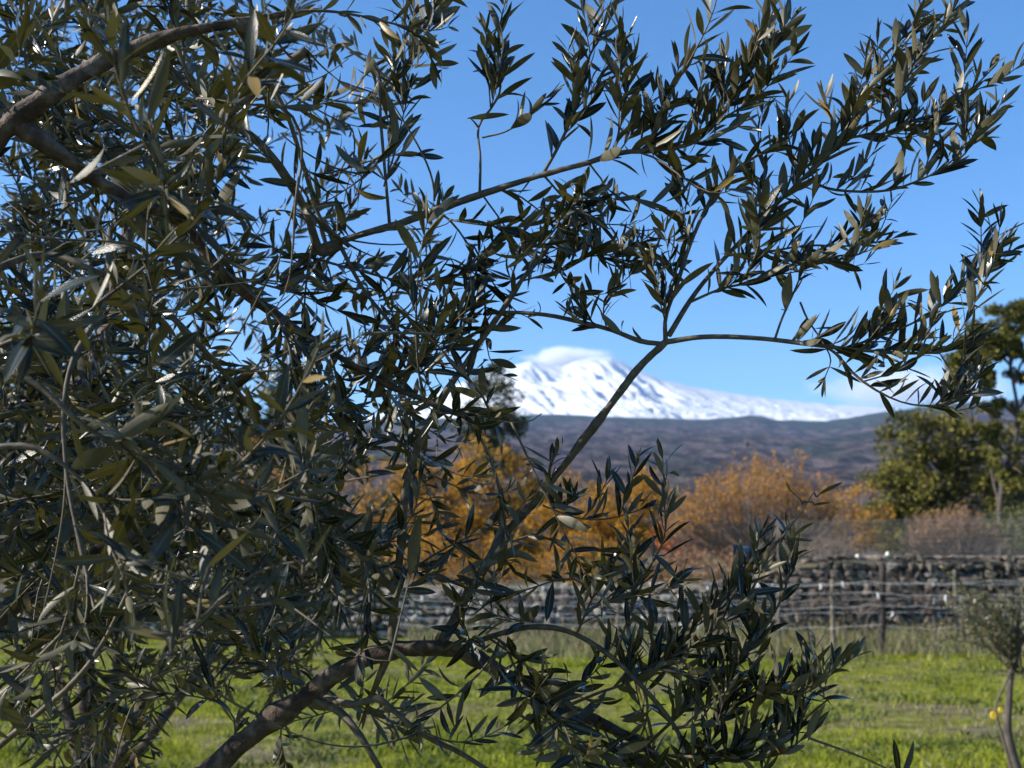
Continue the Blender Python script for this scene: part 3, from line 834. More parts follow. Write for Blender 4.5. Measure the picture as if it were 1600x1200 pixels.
# a leaf behind many nearer leaves hardly shows
cell = (mx // 40).astype(int) * 1000 + (my_ // 40).astype(int)
for c_ in np.unique(cell[inside]):
    idx = np.where((cell == c_) & inside)[0]
    idx = idx[np.argsort(md[idx])]
    sc_[idx] *= np.exp(-.35 * np.arange(len(idx)))
top = np.argsort(sc_)[::-1][:300]
leaf_meshes = []
for k, (v, f, uv) in enumerate(LV):
    q = MB(); q.add(v, f, uv)
    o = q.build('leaf', M['olive_leaf'])
    leaf_meshes.append(o.data); bpy.data.objects.remove(o)
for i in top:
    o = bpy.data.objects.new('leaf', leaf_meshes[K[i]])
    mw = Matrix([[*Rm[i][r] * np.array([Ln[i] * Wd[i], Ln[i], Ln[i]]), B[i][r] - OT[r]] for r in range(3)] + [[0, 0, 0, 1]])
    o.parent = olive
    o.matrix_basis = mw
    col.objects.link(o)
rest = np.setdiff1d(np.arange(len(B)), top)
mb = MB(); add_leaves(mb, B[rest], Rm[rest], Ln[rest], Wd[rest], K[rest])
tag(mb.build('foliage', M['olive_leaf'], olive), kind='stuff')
print('LEAVES', len(B), 'twigs', len(twigs), 'attractors', nvis)

# ------------------------------------------------------------------ trees in the background
def quad_leaves(mb, C, size, upb=0.0, aspect=.55):
    n = len(C)
    D = unit(rng.normal(0, 1, (n, 3)) + np.array([0, 0, upb]))
    Nn = rng.normal(0, 1, (n, 3))
    Rr = leaf_frames(D, Nn)
    s_ = size * rng.uniform(.6, 1.3, n)
    q = np.array([[0, 0, 0], [aspect / 2, .45, .06], [0, 1, 0], [-aspect / 2, .45, .06]])
    W = np.einsum('nij,nvj->nvi', Rr, q[None] * s_[:, None, None]) + C[:, None, :]
    mb.add(W.reshape(-1, 3), (np.arange(4)[None] + 4 * np.arange(n)[:, None]))

def in_ball(n, r_in=0.0):
    v = unit(rng.normal(0, 1, (n, 3))); rr = (rng.uniform(r_in ** 3, 1, n)) ** (1 / 3)
    return v * rr[:, None]

def leafy_tree(name, label, cat, base, blobs, leaf_m, n_leaf, leaf_size, clump, trunk_r, bark=None, group=None, clumps_per=14, upb=0.0, lean=None, twig_r=.02):
    """blobs: list of (centre, radii) in metres; limbs run from the trunk to every clump"""
    base = np.asarray(base, float)
    t = empty(name, base)
    tag(t, label, cat, group)
    top = max(blobs, key=lambda q: q[0][2])[0]
    ctr = np.mean([q[0] for q in blobs], axis=0)
    hgt = top[2] - base[2]
    tp = [base + [0, 0, -.1], base + [0, 0, hgt * .25] + (lean if lean is not None else 0) * np.array(1.0), (base * .35 + np.array([ctr[0], ctr[1], base[2]]) * .65) + [0, 0, hgt * .55], np.array(top) - [0, 0, .2 * hgt * .3]]
    P = smooth_path(tp, 24)
    mbt = MB(); mbt.tube(P, np.linspace(trunk_r, trunk_r * .18, 24), 9)
    mbt.build('trunk', bark or M['branchwood'], t)
    limb = MB(); lv = MB()
    vols = np.array([np.prod(q[1]) for q in blobs]) ** .7; vols /= vols.sum()
    for (c, r_), w in zip(blobs, vols):
        c = np.asarray(c); r_ = np.asarray(r_)
        nc = max(4, int(clumps_per * len(blobs) * w))
        cc = c + in_ball(nc, .62) * r_
        for p in cc:
            j = int(np.argmin(np.linalg.norm(P[6:] - p + np.array([0, 0, .35]) * np.linalg.norm(r_), axis=1))) + 6
            a = P[j]; e = p
            midp = (a + e) / 2 + rng.normal(0, .08, 3) * np.linalg.norm(e - a) + [0, 0, .05 * np.linalg.norm(e - a)]
            limb.tube(smooth_path([a, midp, e], 7), np.linspace(trunk_r * .22, twig_r * .5, 7), 5)
            k = max(8, int(n_leaf * w / nc * rng.uniform(.5, 1.5)))
            cs = clump * rng.uniform(.6, 1.3)
            pts = p + in_ball(k) * cs * np.array([1.1, 1.1, .85])
            quad_leaves(lv, pts, leaf_size, upb)
            for q in range(5):
                e2 = p + in_ball(1)[0] * cs
                limb.tube(smooth_path([a * .25 + p * .75, p, e2], 4), np.linspace(twig_r, twig_r * .35, 4), 4)
    limb.build('limbs', bark or M['branchwood'], t)
    tag(lv.build('crown', leaf_m, t, smooth=False), kind='stuff')
    return t

def blob(px, py, Y, rx, ry, rd=None):
    """ellipsoid whose picture is centred at (px, py) with half sizes rx, ry pixels at distance Y"""
    c = at_y(px, py, Y); k = Y / FPX
    return (c, np.array([rx * k, (rd or rx) * k, ry * k]))

M['autumn_gold'] = foliage_mat('gold_autumn_leaves', [(.15, (.12, .070, .014)), (.4, (.32, .165, .020)), (.65, (.52, .27, .026)), (.9, (.40, .24, .05))], tw=.35)
M['autumn_orange'] = foliage_mat('orange_autumn_leaves', [(.15, (.15, .075, .018)), (.45, (.38, .175, .022)), (.75, (.56, .27, .03)), (.95, (.44, .28, .06))], tw=.35)
M['autumn_red'] = foliage_mat('red_autumn_leaves', [(.2, (.20, .05, .02)), (.5, (.38, .09, .03)), (.8, (.45, .17, .05))], tw=.3)
M['autumn_brown'] = foliage_mat('brown_autumn_leaves', [(.2, (.14, .075, .04)), (.5, (.27, .14, .075)), (.8, (.36, .22, .12))], tw=.3)
M['evergreen'] = foliage_mat('evergreen_leaves', [(.2, (.020, .026, .007)), (.5, (.085, .09, .017)), (.8, (.23, .20, .035))], tw=.25)
M['evergreen_light'] = foliage_mat('light_evergreen_leaves', [(.2, (.045, .055, .016)), (.5, (.10, .11, .028)), (.8, (.19, .18, .05))], tw=.25)
M['pine'] = foliage_mat('pine_needles', [(.2, (.016, .026, .012)), (.5, (.038, .052, .018)), (.8, (.075, .085, .030))], tw=.15)
M['shrub_green'] = foliage_mat('grey_green_shrub_leaves', [(.2, (.05, .065, .025)), (.5, (.12, .14, .05)), (.8, (.22, .22, .09))], tw=.25)

def gz(px, Y):
    x = px_x(px, Y); return np.array([x, Y, ground_z(x, Y)])

Y1 = 38.0
leafy_tree('autumn_tree', 'rounded golden autumn tree behind the low wall, left of the long bare branch', 'tree', gz(735, Y1),
           [blob(690, 775, Y1, 70, 75), blob(765, 760, Y1, 65, 72), blob(640, 800, Y1 + 1, 60, 70), blob(805, 800, Y1, 50, 70), blob(720, 850, Y1, 110, 45), blob(640, 860, Y1, 60, 40), blob(800, 865, Y1, 50, 36)], M['autumn_gold'], 20000, .13, .55, .14, group='autumn trees on the terrace')
Y2 = 46.0
leafy_tree('autumn_tree', 'low spreading yellow orange autumn tree between the golden tree and the bare stemmed shrub', 'tree', gz(950, Y2),
           [blob(910, 790, Y2, 60, 50), blob(975, 790, Y2, 60, 48), blob(1020, 775, Y2, 32, 36), blob(940, 845, Y2, 90, 45), blob(865, 830, Y2, 50, 50), blob(1010, 840, Y2, 40, 40)], M['autumn_gold'], 17000, .14, .6, .14, group='autumn trees on the terrace')
leafy_tree('autumn_tree', 'orange autumn tree glimpsed through the far left olive foliage', 'tree', gz(60, 42),
           [blob(40, 740, 42, 80, 70), blob(110, 760, 42, 70, 70), blob(70, 820, 42, 90, 50)], M['autumn_orange'], 5000, .14, .6, .14, group='autumn trees on the terrace')
leafy_tree('autumn_tree', 'rust orange autumn tree showing through the olive leaves beside the pine', 'tree', gz(420, 40),
           [blob(380, 760, 40, 75, 70), blob(450, 700, 40, 60, 70), blob(430, 800, 40, 90, 60)], M['autumn_orange'], 6000, .14, .6, .14, group='autumn trees on the terrace')
leafy_tree('autumn_tree', 'olive gold autumn tree hidden between the rust tree and the rounded golden tree', 'tree', gz(560, 44),
           [blob(540, 790, 44, 60, 70), blob(600, 770, 44, 50, 60), blob(570, 840, 44, 70, 40)], M['autumn_gold'], 4000, .14, .6, .12, group='autumn trees on the terrace')
leafy_tree('red_bush', 'small red leaved bush beside the bare stemmed orange shrub', 'bush', gz(1058, 36),
           [blob(1050, 840, 36, 28, 30), blob(1075, 850, 36, 24, 26)], M['autumn_red'], 1100, .10, .28, .05, group=None, twig_r=.012)

# low scrub along the terrace
scrub = [(575, 880, 34, 'shrub_green', 'grey green scrub bush at the foot of the golden trees beside the wall'), (660, 876, 32, 'autumn_orange', 'low rust orange scrub bush under the rounded golden tree'),
         (760, 876, 33, 'autumn_gold', 'golden scrub clump where the long bare branch crosses the terrace'), (835, 880, 35, 'autumn_gold', 'yellow scrub bush between the two golden trees'),
         (900, 872, 31, 'autumn_orange', 'rust orange scrub under the spreading yellow tree'), (975, 890, 32, 'shrub_green', 'dull green scrub under the spreading yellow tree'),
         (1040, 890, 31, 'autumn_brown', 'dry brown scrub in front of the small red bush'), (1110, 892, 30, 'autumn_brown', 'dry scrub at the left foot of the bare cane shrub'),
         (480, 885, 34, 'autumn_brown', 'brown scrub glimpsed through olive leaves below the rust tree'), (380, 885, 34, 'shrub_green', 'green scrub glimpsed through the low left olive foliage')]
for (px, py, Y, mt, lb_) in scrub:
    leafy_tree('scrub_bush', lb_, 'bush', gz(px, Y), [blob(px - 24, py, Y, 38, 30), blob(px + 22, py - 6, Y, 36, 34), blob(px, py + 20, Y, 45, 18)], M[mt], 2600, .07, .3, .03, group='scrub bushes along the terrace', twig_r=.009)

# dense shrub of upright bare canes, orange leaves at the top
def cane_shrub(name, label, base, spread_px, Y, top_py, n, leaf_m, nleaf, leaf_size):
    t = empty(name, base); tag(t, label, 'shrub')
    k = Y / FPX; cn = MB(); lv = MB(); H = at_y(800, top_py, Y)[2] - base[2]
    tips = []
    for i in range(n):
        u = rng.uniform(-1, 1); w = rng.uniform(-1, 1)
        env = math.sqrt(max(0, 1 - (abs(u) ** 2.4))) * .55 + .45 * (1 - abs(u))
        h = H * (.35 + .65 * env) * rng.uniform(.72, 1.04)
        e = base + np.array([u * spread_px * k, w * spread_px * k * .7, h])
        s0 = base + np.array([u * .32 * spread_px * k * rng.uniform(.3, 1), w * .25 * spread_px * k, -.05])
        c = (s0 + e) / 2 + np.array([u * .22 * spread_px * k, 0, h * .02]) + rng.normal(0, .06, 3)
        P = smooth_path([s0, c, e], 12); P[2:] += np.cumsum(rng.normal(0, .012, (10, 3)), 0)
        cn.tube(P, np.linspace(.018, .004, 12) * rng.uniform(.7, 1.3), 4)
        for q in range(4):
            j = rng.integers(5, 11); d = unit(P[-1] - P[j - 1] + rng.normal(0, .35, 3)) * h * rng.uniform(.1, .22)
            S2 = smooth_path([P[j], P[j] + d * .6 + [0, 0, .03], P[j] + d + [0, 0, .1]], 5)
            cn.tube(S2, np.linspace(.007, .003, 5), 4); tips.append(S2)
        tips.append(P[6:])
    cn.build('canes', M['canes'], t)
    C = []
    for i in range(nleaf):
        T_ = tips[rng.integers(len(tips))]; q = T_[rng.integers(len(T_))]
        if rng.random() < 1.2 - 1.1 * min(1, max(0, (q[2] - base[2]) / H)) : continue
        C.append(q + rng.normal(0, .05, 3))
    quad_leaves(lv, np.array(C), leaf_size, .2)
    tag(lv.build('crown', leaf_m, t, smooth=False), kind='stuff')
    return t
cane_shrub('upright_shrub', 'broad shrub of upright bare canes with thin orange leaves below the hill', gz(1195, 33), 150, 33.0, 716, 300, M['autumn_orange'], 26000, .075)
cane_shrub('upright_shrub', 'twiggy brown bush behind the wire fence on the stone wall', gz(1490, 31), 75, 31.0, 790, 150, M['autumn_brown'], 9000, .06)
cane_shrub('upright_shrub', 'small grey brown bare shrub at the foot of the orange cane shrub near the wall', gz(1290, 29.0), 60, 29.0, 838, 90, M['autumn_brown'], 300, .05)

# evergreen trees on the right
YE = 48.0
leafy_tree('evergreen_tree', 'broad bushy evergreen tree with yellow green sunlit side beside the tall tree', 'tree', gz(1450, YE),
           [blob(1415, 700, YE, 42, 60), blob(1470, 690, YE, 50, 48), blob(1385, 770, YE, 44, 52), blob(1590, 720, YE, 40, 60), blob(1450, 770, YE, 60, 60), blob(1515, 740, YE, 50, 55), blob(1560, 790, YE, 60, 50), blob(1420, 825, YE, 60, 40), blob(1500, 660, YE, 25, 22)],
           M['evergreen'], 24000, .17, .62, .25, clumps_per=22)
YT = 43.0
tt = empty('tall_evergreen_tree', gz(1566, YT)); tag(tt, 'tall open evergreen tree with bare forked trunk and leafy tufts against the sky', 'tree')
TR = [[(1566, 890), (1562, 800), (1570, 740), (1586, 690), (1590, 640), (1582, 590), (1578, 540), (1590, 500)], [(1563, 790), (1552, 750), (1545, 700), (1552, 650)], [(1588, 650), (1560, 625), (1535, 600), (1520, 570)],
      [(1583, 600), (1600, 560), (1625, 530)], [(1580, 560), (1560, 535), (1540, 515)], [(1590, 640), (1612, 615), (1640, 600)], [(1578, 540), (1572, 510), (1568, 480)], [(1570, 740), (1590, 715), (1612, 700)], [(1552, 700), (1535, 685), (1520, 670)]]
tr_pts = []
for k, pts in enumerate(TR):
    off = 0 if k == 0 else rng.normal(0, .5)
    P0 = np.array([at_y(a_, b_, YT + off * i / len(pts)) for i, (a_, b_) in enumerate(pts)]); 
    if k == 0: P0[0] = gz(1566, YT) - [0, 0, .1]
    P = smooth_path(P0, 26); mbt = MB(); mbt.tube(P, np.linspace(.12 if k == 0 else .065, .035 if k == 0 else .022, 26), 8)
    mbt.build('trunk' if k == 0 else 'limb', M['wood_dark'], tt); tr_pts += list(P[8:])
tr_pts = np.array(tr_pts)
TB = [(1525, 560, 26, 18), (1580, 520, 30, 20), (1545, 540, 26, 20), (1605, 505, 26, 20), (1625, 560, 26, 24), (1500, 575, 24, 20), (1512, 540, 26, 22), (1540, 512, 26, 20), (1575, 490, 28, 20), (1600, 480, 26, 20), (1560, 530, 22, 14), (1620, 520, 26, 26), (1590, 540, 16, 12), (1540, 590, 16, 16), (1490, 600, 14, 12), (1555, 560, 14, 10),
      (1605, 575, 22, 16), (1548, 640, 20, 14), (1642, 600, 26, 30), (1600, 640, 12, 14), (1612, 700, 24, 22), (1520, 665, 24, 16), (1545, 700, 14, 22), (1600, 750, 24, 26), (1556, 668, 12, 10)]
lm = MB(); lv = MB()
for (a_, b_, rx, ry) in TB:
    for q in range(6):
        c, r_ = blob(a_ + rng.normal(0, rx * .55), b_ + rng.normal(0, ry * .6), YT + rng.normal(0, .9), rx * rng.uniform(.3, .62), ry * rng.uniform(.3, .6))
        j = int(np.argmin(np.linalg.norm(tr_pts - c + [0, 0, .4], axis=1)))
        lm.tube(smooth_path([tr_pts[j], (tr_pts[j] + c) / 2 + [0, 0, .1], c], 6), np.linspace(.035, .012, 6), 5)
        quad_leaves(lv, c + in_ball(170) * r_, .16)
tag(lm.build('fine_limbs', M['branchwood'], tt), kind='stuff')
tag(lv.build('crown', M['evergreen'], tt, smooth=False), kind='stuff')
leafy_tree('golden_bush', 'golden bush in front of the broad evergreen tree', 'bush', gz(1352, 36),
           [blob(1345, 800, 36, 28, 45), blob(1372, 820, 36, 26, 36), blob(1330, 835, 36, 30, 25)], M['autumn_gold'], 2600, .09, .35, .06, group=None, twig_r=.012)
leafy_tree('green_bush', 'grey green bush behind the fence beside the tall evergreen', 'bush', gz(1580, 33),
           [blob(1570, 835, 33, 35, 30), blob(1600, 825, 33, 40, 35)], M['shrub_green'], 2500, .08, .3, .05, group=None, twig_r=.01)
# pines on the left
YP = 70.0
leafy_tree('pine_tree', 'dark slender conifer rising beside the snowy mountain, half hidden by olive leaves', 'tree', gz(768, YP),
           [blob(760, 590, YP, 26, 24), blob(790, 612, YP, 20, 18), blob(765, 640, YP, 30, 22), blob(745, 670, YP, 30, 26), blob(795, 665, YP, 22, 22), blob(770, 715, YP, 36, 30)],
           M['pine'], 9000, .2, .6, .2, clumps_per=12)
leafy_tree('pine_tree', 'dark conifer top showing through olive leaves above the rust tree', 'tree', gz(448, YP),
           [blob(445, 600, YP, 26, 30), blob(455, 650, YP, 36, 34), blob(430, 700, YP, 44, 34)],
           M['pine'], 7000, .2, .7, .2, clumps_per=14)

# second olive tree behind, low left
def olive_tree_far(base, blobs, label, nshoot, name='olive_tree', trunk_r=.09):
    t = empty(name, base); tag(t, label, 'tree')
    mbt = MB(); base = np.asarray(base)
    fork = base + [0, 0, .7]
    mbt.tube(smooth_path([base + [0, 0, -.1], base + [.05, 0, .35], fork], 12), np.linspace(trunk_r * 1.2, trunk_r * .8, 12), 10)
    mbt.build('trunk', M['bark'], t)
    lb = MB(); L2 = Leaves()
    vols = np.array([np.prod(q[1]) for q in blobs]) ** .75; vols /= vols.sum()
    for (c, r_), w in zip(blobs, vols):
        c = np.asarray(c); lb.tube(smooth_path([fork - [0, 0, .1], (fork + c) / 2 + [0, 0, .1], c], 12), np.linspace(trunk_r * .3, .006, 12), 7)
        for k in range(int(nshoot * w)):
            e = c + in_ball(1, .3)[0] * r_
            a = c + (e - c) * .25 + rng.normal(0, .05, 3)
            lb.tube(smooth_path([c, a, e], 5), np.linspace(.009, .004, 5), 5)
            d = unit((e - c) * .5 + rng.normal(0, .45, 3) + [0, 0, .15]) * rng.uniform(.2, .36)
            P = smooth_path([e, e + d * .5 + [0, 0, .02], e + d + rng.normal(0, .03, 3) - [0, 0, .04]], 8)
            lb.tube(P, np.linspace(.004, .0012, 8), 4)
            L2.along(P, .05, 1, .024, .058, up=.15, jit=.4, keep=.9)
    lb.build('limbs', M['bark'], t)
    B, D, N, Ln = L2.arrays(); Rm = leaf_frames(D, N)
    mb = MB(); add_leaves(mb, B, Rm, Ln, rng.uniform(.9, 1.3, len(B)), rng.choice(len(LV), len(B), p=LV_P / LV_P.sum()))
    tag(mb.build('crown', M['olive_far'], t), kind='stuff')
    return t
YO = 4.6
olive_tree_far(np.array([px_x(170, YO), YO, ground_z(px_x(170, YO), YO)]),
               [blob(60, 640, YO, 200, 130), blob(250, 680, YO, 170, 120), blob(120, 830, YO, 260, 120), blob(390, 850, YO, 170, 110), blob(520, 900, YO, 100, 80), blob(-80, 640, YO, 200, 160)],
               'bushy olive tree standing behind the near olive branches, lit by sun glints', 560)

# young olive on the right
YN = 8.9
bx = px_x(1572, YN)
yo = empty('young_olive_tree', (bx, YN, ground_z(bx, YN)))
tag(yo, 'young wispy olive tree with a yellow tag on its stake near the meadow edge', 'tree')
mbt = MB(); mbt.tube(smooth_path([[bx + .01, YN, -.05], at_y(1576, 1150, YN), at_y(1577, 1095, YN), at_y(1581, 1055, YN), at_y(1592, 1018, YN), at_y(1606, 985, YN)], 26), np.linspace(.036, .009, 26), 9)
mbt.build('trunk', M['wood_dark'], yo)
mbt = MB(); mbt.tube(smooth_path([[px_x(1566, YN - .06), YN - .06, -.05], at_y(1566, 1150, YN - .06), at_y(1556, 1105, YN - .06), at_y(1572, 1066, YN - .05), at_y(1590, 1020, YN)], 22), np.linspace(.014, .007, 22), 7)
mbt.build('stem', M['wire'] if False else M['twig_bark'], yo)
lb = MB(); L2 = Leaves()
for k in range(75):
    a = at_y(rng.uniform(1576, 1604), rng.uniform(985, 1055), YN)
    e = at_y(1556 + rng.normal(0, 50), 970 + rng.normal(0, 40), YN + rng.normal(0, .25))
    P = smooth_path([a, (a + e) / 2 + rng.normal(0, .03, 3), e, e + rng.normal(0, .06, 3) - [0, 0, .02]], 9)
    lb.tube(P, np.linspace(.005, .0012, 9), 4)
    L2.along(P, .3, 1, .028, .050, up=.25, jit=.4, keep=.8)
lb.build('limbs', M['twig_bark'], yo)
B_, D_, N_, L_ = L2.arrays(); mb = MB(); add_leaves(mb, B_, leaf_frames(D_, N_), L_, rng.uniform(.9, 1.3, len(B_)), rng.choice(len(LV), len(B_), p=LV_P / LV_P.sum()))
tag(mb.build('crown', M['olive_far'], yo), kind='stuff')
for (px, py, s_) in ((1553, 1118, .05), (1564, 1110, .035)):
    q = at_y(px, py, YN - .09); mb = MB()
    th = np.linspace(0, 2 * math.pi, 9)[:-1]
    ring = np.stack([np.cos(th) * s_ * .45, np.zeros(8), np.sin(th) * s_ * .6], -1)
    vv = np.vstack([ring + q, ring + q + [0, .012, 0]])
    ff = [(i, (i + 1) % 8, 8 + (i + 1) % 8, 8 + i) for i in range(8)]
    mb.add(vv, ff); mb.add(vv, [(0, 1, 2, 3), (0, 3, 4, 7), (4, 5, 6, 7), (11, 10, 9, 8), (15, 12, 11, 8), (15, 14, 13, 12)])
    mb.tube([q + [0, .01, 0], at_y(1560, py - 4, YN - .05)], [.004, .004], 5)
    mb.build('tag', M['tag'], yo, smooth=False)

# ------------------------------------------------------------------ dry stone wall
wall = empty('stone_wall', (px_x(1400, WALL_Y), WALL_Y, 0))
tag(wall, 'dry stone wall of dark lava rubble along the back of the meadow', 'wall')
def stone_mesh(seed):
    r = random.Random(seed); bm = bmesh.new()
    for i in range(15):
        v = Vector((r.gauss(0, 1), r.gauss(0, 1), r.gauss(0, 1))).normalized()
        v = Vector([math.copysign(abs(c) ** .7, c) for c in v]) * r.uniform(.42, .56)
        bm.verts.new(v)
    res = bmesh.ops.convex_hull(bm, input=bm.verts[:])
    junk = [g for g in res['geom_interior'] if isinstance(g, bmesh.types.BMVert)]
    if junk: bmesh.ops.delete(bm, geom=junk, context='VERTS')
    bm.normal_update()
    me = bpy.data.meshes.new('stone'); bm.to_mesh(me); bm.free(); me.materials.append(M['lava'])
    return me
SM = [stone_mesh(k) for k in range(12)]
SMP = [me.copy() for me in SM]
for me in SMP: me.materials.clear(); me.materials.append(M['lava_pale'])
SV = []
for me in SM:
    v = np.zeros(len(me.vertices) * 3); me.vertices.foreach_get('co', v)
    SV.append((v.reshape(-1, 3), [tuple(p.vertices) for p in me.polygons]))
x0, x1 = px_x(-150, WALL_Y), px_x(1760, WALL_Y)
mb = MB()
nseg = 60
for i in range(nseg):
    xa = x0 + (x1 - x0) * i / nseg; xb = x0 + (x1 - x0) * (i + 1) / nseg; h = wall_top((xa + xb) / 2) - .12
    mb.box(((xa + xb) / 2, WALL_Y + .22, h / 2 - .1), (xb - xa - .002, .34, h + .2))
mb.build('rubble_core', M['lava_core'], wall, smooth=False)
stones = []
z = .05; row = 0
while z < 1.85:
    hh = rng.uniform(.13, .19)
    x = x0 + rng.uniform(0, .2)
    while x < x1:
        w = rng.uniform(.15, .34)
        if z + hh * .5 < wall_top(x) + rng.normal(0, .04):
            stones.append((x + w / 2, WALL_Y + rng.normal(0, .035), z + hh / 2 + rng.normal(0, .015), w * 1.18, .3, hh * 1.25 * rng.uniform(.85, 1.2)))
        x += w
    z += hh * .93
# capping stones along the terrace end of the wall
x = px_x(1255, WALL_Y)
while x < x1:
    w = rng.uniform(.15, .32)
    stones.append((x + w / 2, WALL_Y + .1, wall_top(x) + .06, w * 1.1, .5, rng.uniform(.10, .17))); x += w
def srank(s_):
    p = proj(np.array(s_[:3])); vis = 0 < p[0] < 1600
    return (s_[3] * s_[5]) * (3 if p[0] > 1240 else (1.9 if p[0] > 740 else .3)) if vis else 0
stones.sort(key=srank, reverse=True)
mb = MB(); mbp = MB()
for i, s_ in enumerate(stones):
    k = int(rng.integers(len(SM)))
    rot = Matrix.Rotation(rng.uniform(-.35, .35), 3, 'Y') @ Matrix.Rotation(rng.uniform(0, 6.28), 3, 'Z') @ Matrix.Rotation(rng.choice([0, math.pi]), 3, 'X')
    if i < 300:
        pale = rng.random() < (.75 if s_[0] < 4.6 else .08)
        o = bpy.data.objects.new('stone', (SMP if pale else SM)[k]); o.parent = wall
        o.location = [float(s_[j] - wall.location[j]) for j in range(3)]
        m3 = Matrix.Diagonal((s_[3], s_[4], s_[5])).to_3x3() @ rot if False else None
        o.rotation_euler = (0, float(rng.uniform(-.15, .15)), float(rng.choice([0, math.pi]) + rng.normal(0, .2)))
        o.scale = (s_[3], s_[4], s_[5])
        col.objects.link(o)
    else:
        v, f = SV[k]
        a = float(rng.choice([0, math.pi]) + rng.normal(0, .2)); ca, sa = math.cos(a), math.sin(a)
        q = v * np.array(s_[3:]); q = np.stack([q[:, 0] * ca - q[:, 1] * sa, q[:, 0] * sa + q[:, 1] * ca, q[:, 2]], -1) + np.array(s_[:3])
        (mbp if (s_[0] < 4.6 and rng.random() < .75) else mb).add(q, np.array([fc for fc in f if len(fc) == 3]))
tag(mb.build('stones', M['lava'], wall, smooth=False), kind='stuff')
tag(mbp.build('pale_stones', M['lava_pale'], wall, smooth=False), kind='stuff')
print('STONES', len(stones))
for px, py, s_, lb_ in ((1341, 876, .16, 'smaller of two pale pointed stones on top of the lava wall'), (1388, 872, .22, 'taller pale pointed stone on the wall above the dark leaning post')):
    q = at_y(px, py, WALL_Y - .05); mb = MB(); zb = wall_top(q[0]) - .02
    P = np.array([[q[0], q[1] + .05, zb], [q[0], q[1] + .05, zb + s_ * .5], [q[0] + .01, q[1] + .05, zb + s_ * .85], [q[0] + .015, q[1] + .05, zb + s_]])
    mb.tube(P, [.045, .055, .04, .01], 8)
    tag(mb.build('pale_cap_stone', M['pale']), lb_, 'stone', 'pale stones on the wall')

# wire fence on the terrace behind the wall
FY = 28.2
fence = empty('wire_fence', (px_x(1450, FY), FY, ground_z(px_x(1450, FY), FY)))
tag(fence, 'fine wire fence of many horizontal strands above the stone wall', 'fence')
fx0, fx1 = px_x(1215, FY), px_x(1720, FY)
for k in range(17):
    mb = MB(); zz = 1.72 + k * .062
    P = [[fx0 + (fx1 - fx0) * u, FY, zz + .05 * math.sin(u * 2.2) + .006 * rng.normal()] for u in np.linspace(0, 1, 14)]
    mb.tube(P, np.full(14, .0055), 4)
    mb.build('wire', M['net'], fence)
for px in (1218, 1420, 1585, 1715):
    mb = MB(); x = px_x(px, FY); mb.tube([[x, FY + .03, 1.5], [x + .01, FY + .03, 2.2], [x + .02, FY + .03, 2.85]], [.022, .022, .02], 7)
    mb.build('post', M['wood_dark'], fence)

# ------------------------------------------------------------------ vine trellis rows
def trellis(label, posts, Y, wires, x_span, seed):
    x0, x1 = px_x(x_span[0], Y), px_x(x_span[1], Y)
    t = empty('vine_trellis', ((x0 + x1) / 2, Y, 0)); tag(t, label, 'trellis', 'vine trellis rows in front of the wall')
    for (px, ty, r_, mt, lean) in posts:
        x = px_x(px, Y); zt = at_y(px, ty, Y)[2]; mb = MB()
        P = np.array([[x - lean, Y, -.1], [x - lean * .4, Y + .01, zt * .5], [x, Y, zt]])
        P = smooth_path(P, 9); mb.tube(P + rng.normal(0, .004, P.shape), np.linspace(r_ * 1.1, r_ * .92, 9), 8)
        mb.build('post', M[mt], t)
    for (pya, pyb, sag) in wires:
        mb = MB(); za, zb = at_y(800, pya, Y)[2], at_y(800, pyb, Y)[2]
        u = np.linspace(0, 1, 30)
        P = np.stack([x0 + (x1 - x0) * u, np.full(30, Y - .05), za + (zb - za) * u - sag * np.abs(np.sin(u * 9.0)) + rng.normal(0, .014, 30)], -1)
        mb.tube(P, np.full(30, .0052), 5); w = mb.build('wire', M['wire'], t)
        for k in range(int((x1 - x0) * .4)):
            i = rng.integers(1, 29); q = P[i] + [rng.uniform(-.1, .1), 0, 0]; m2 = MB()
            l = rng.uniform(.03, .13)
            m2.tube([q + [0, 0, .02], q + [rng.normal(0, .02), -.01, -l * .5], q + [rng.normal(0, .03), -.01, -l]], [.015, .022, .010], 5)
            q_ = m2.build('tie', M['tie']); q_.parent = w
    return t
trellis('near vine trellis row with a dark leaning post and sagging pale wires', [(1380, 882, .066, 'post_dark', .13), (1300, 906, .046, 'wood', .05), (1215, 915, .03, 'wood', .02), (1620, 905, .035, 'wood', -.02)], 21.4,
        [(912, 905, .05), (920, 932, .06), (948, 944, .04), (976, 978, .05)], (1160, 1720), 1)
trellis('far vine trellis row with a pale straight post close to the lava wall', [(1491, 892, .045, 'wood', 0), (1316, 925, .02, 'wood_dark', .01), (1594, 918, .03, 'wood', 0), (1060, 915, .03, 'wood', .02), (880, 915, .03, 'wood', 0)], 24.4,
        [(914, 908, .06), (938, 932, .06), (955, 955, .06)], (640, 1720), 2)

trellis('low vine trellis row with close pale wires crossing the lower part of the lava wall', [(965, 912, .035, 'wood', .02), (1120, 912, .035, 'wood_dark', 0), (790, 914, .035, 'wood', .03)], 22.9,
        [(918, 914, .05), (930, 928, .05), (945, 942, .05), (962, 960, .05), (975, 974, .05)], (600, 1240), 3)
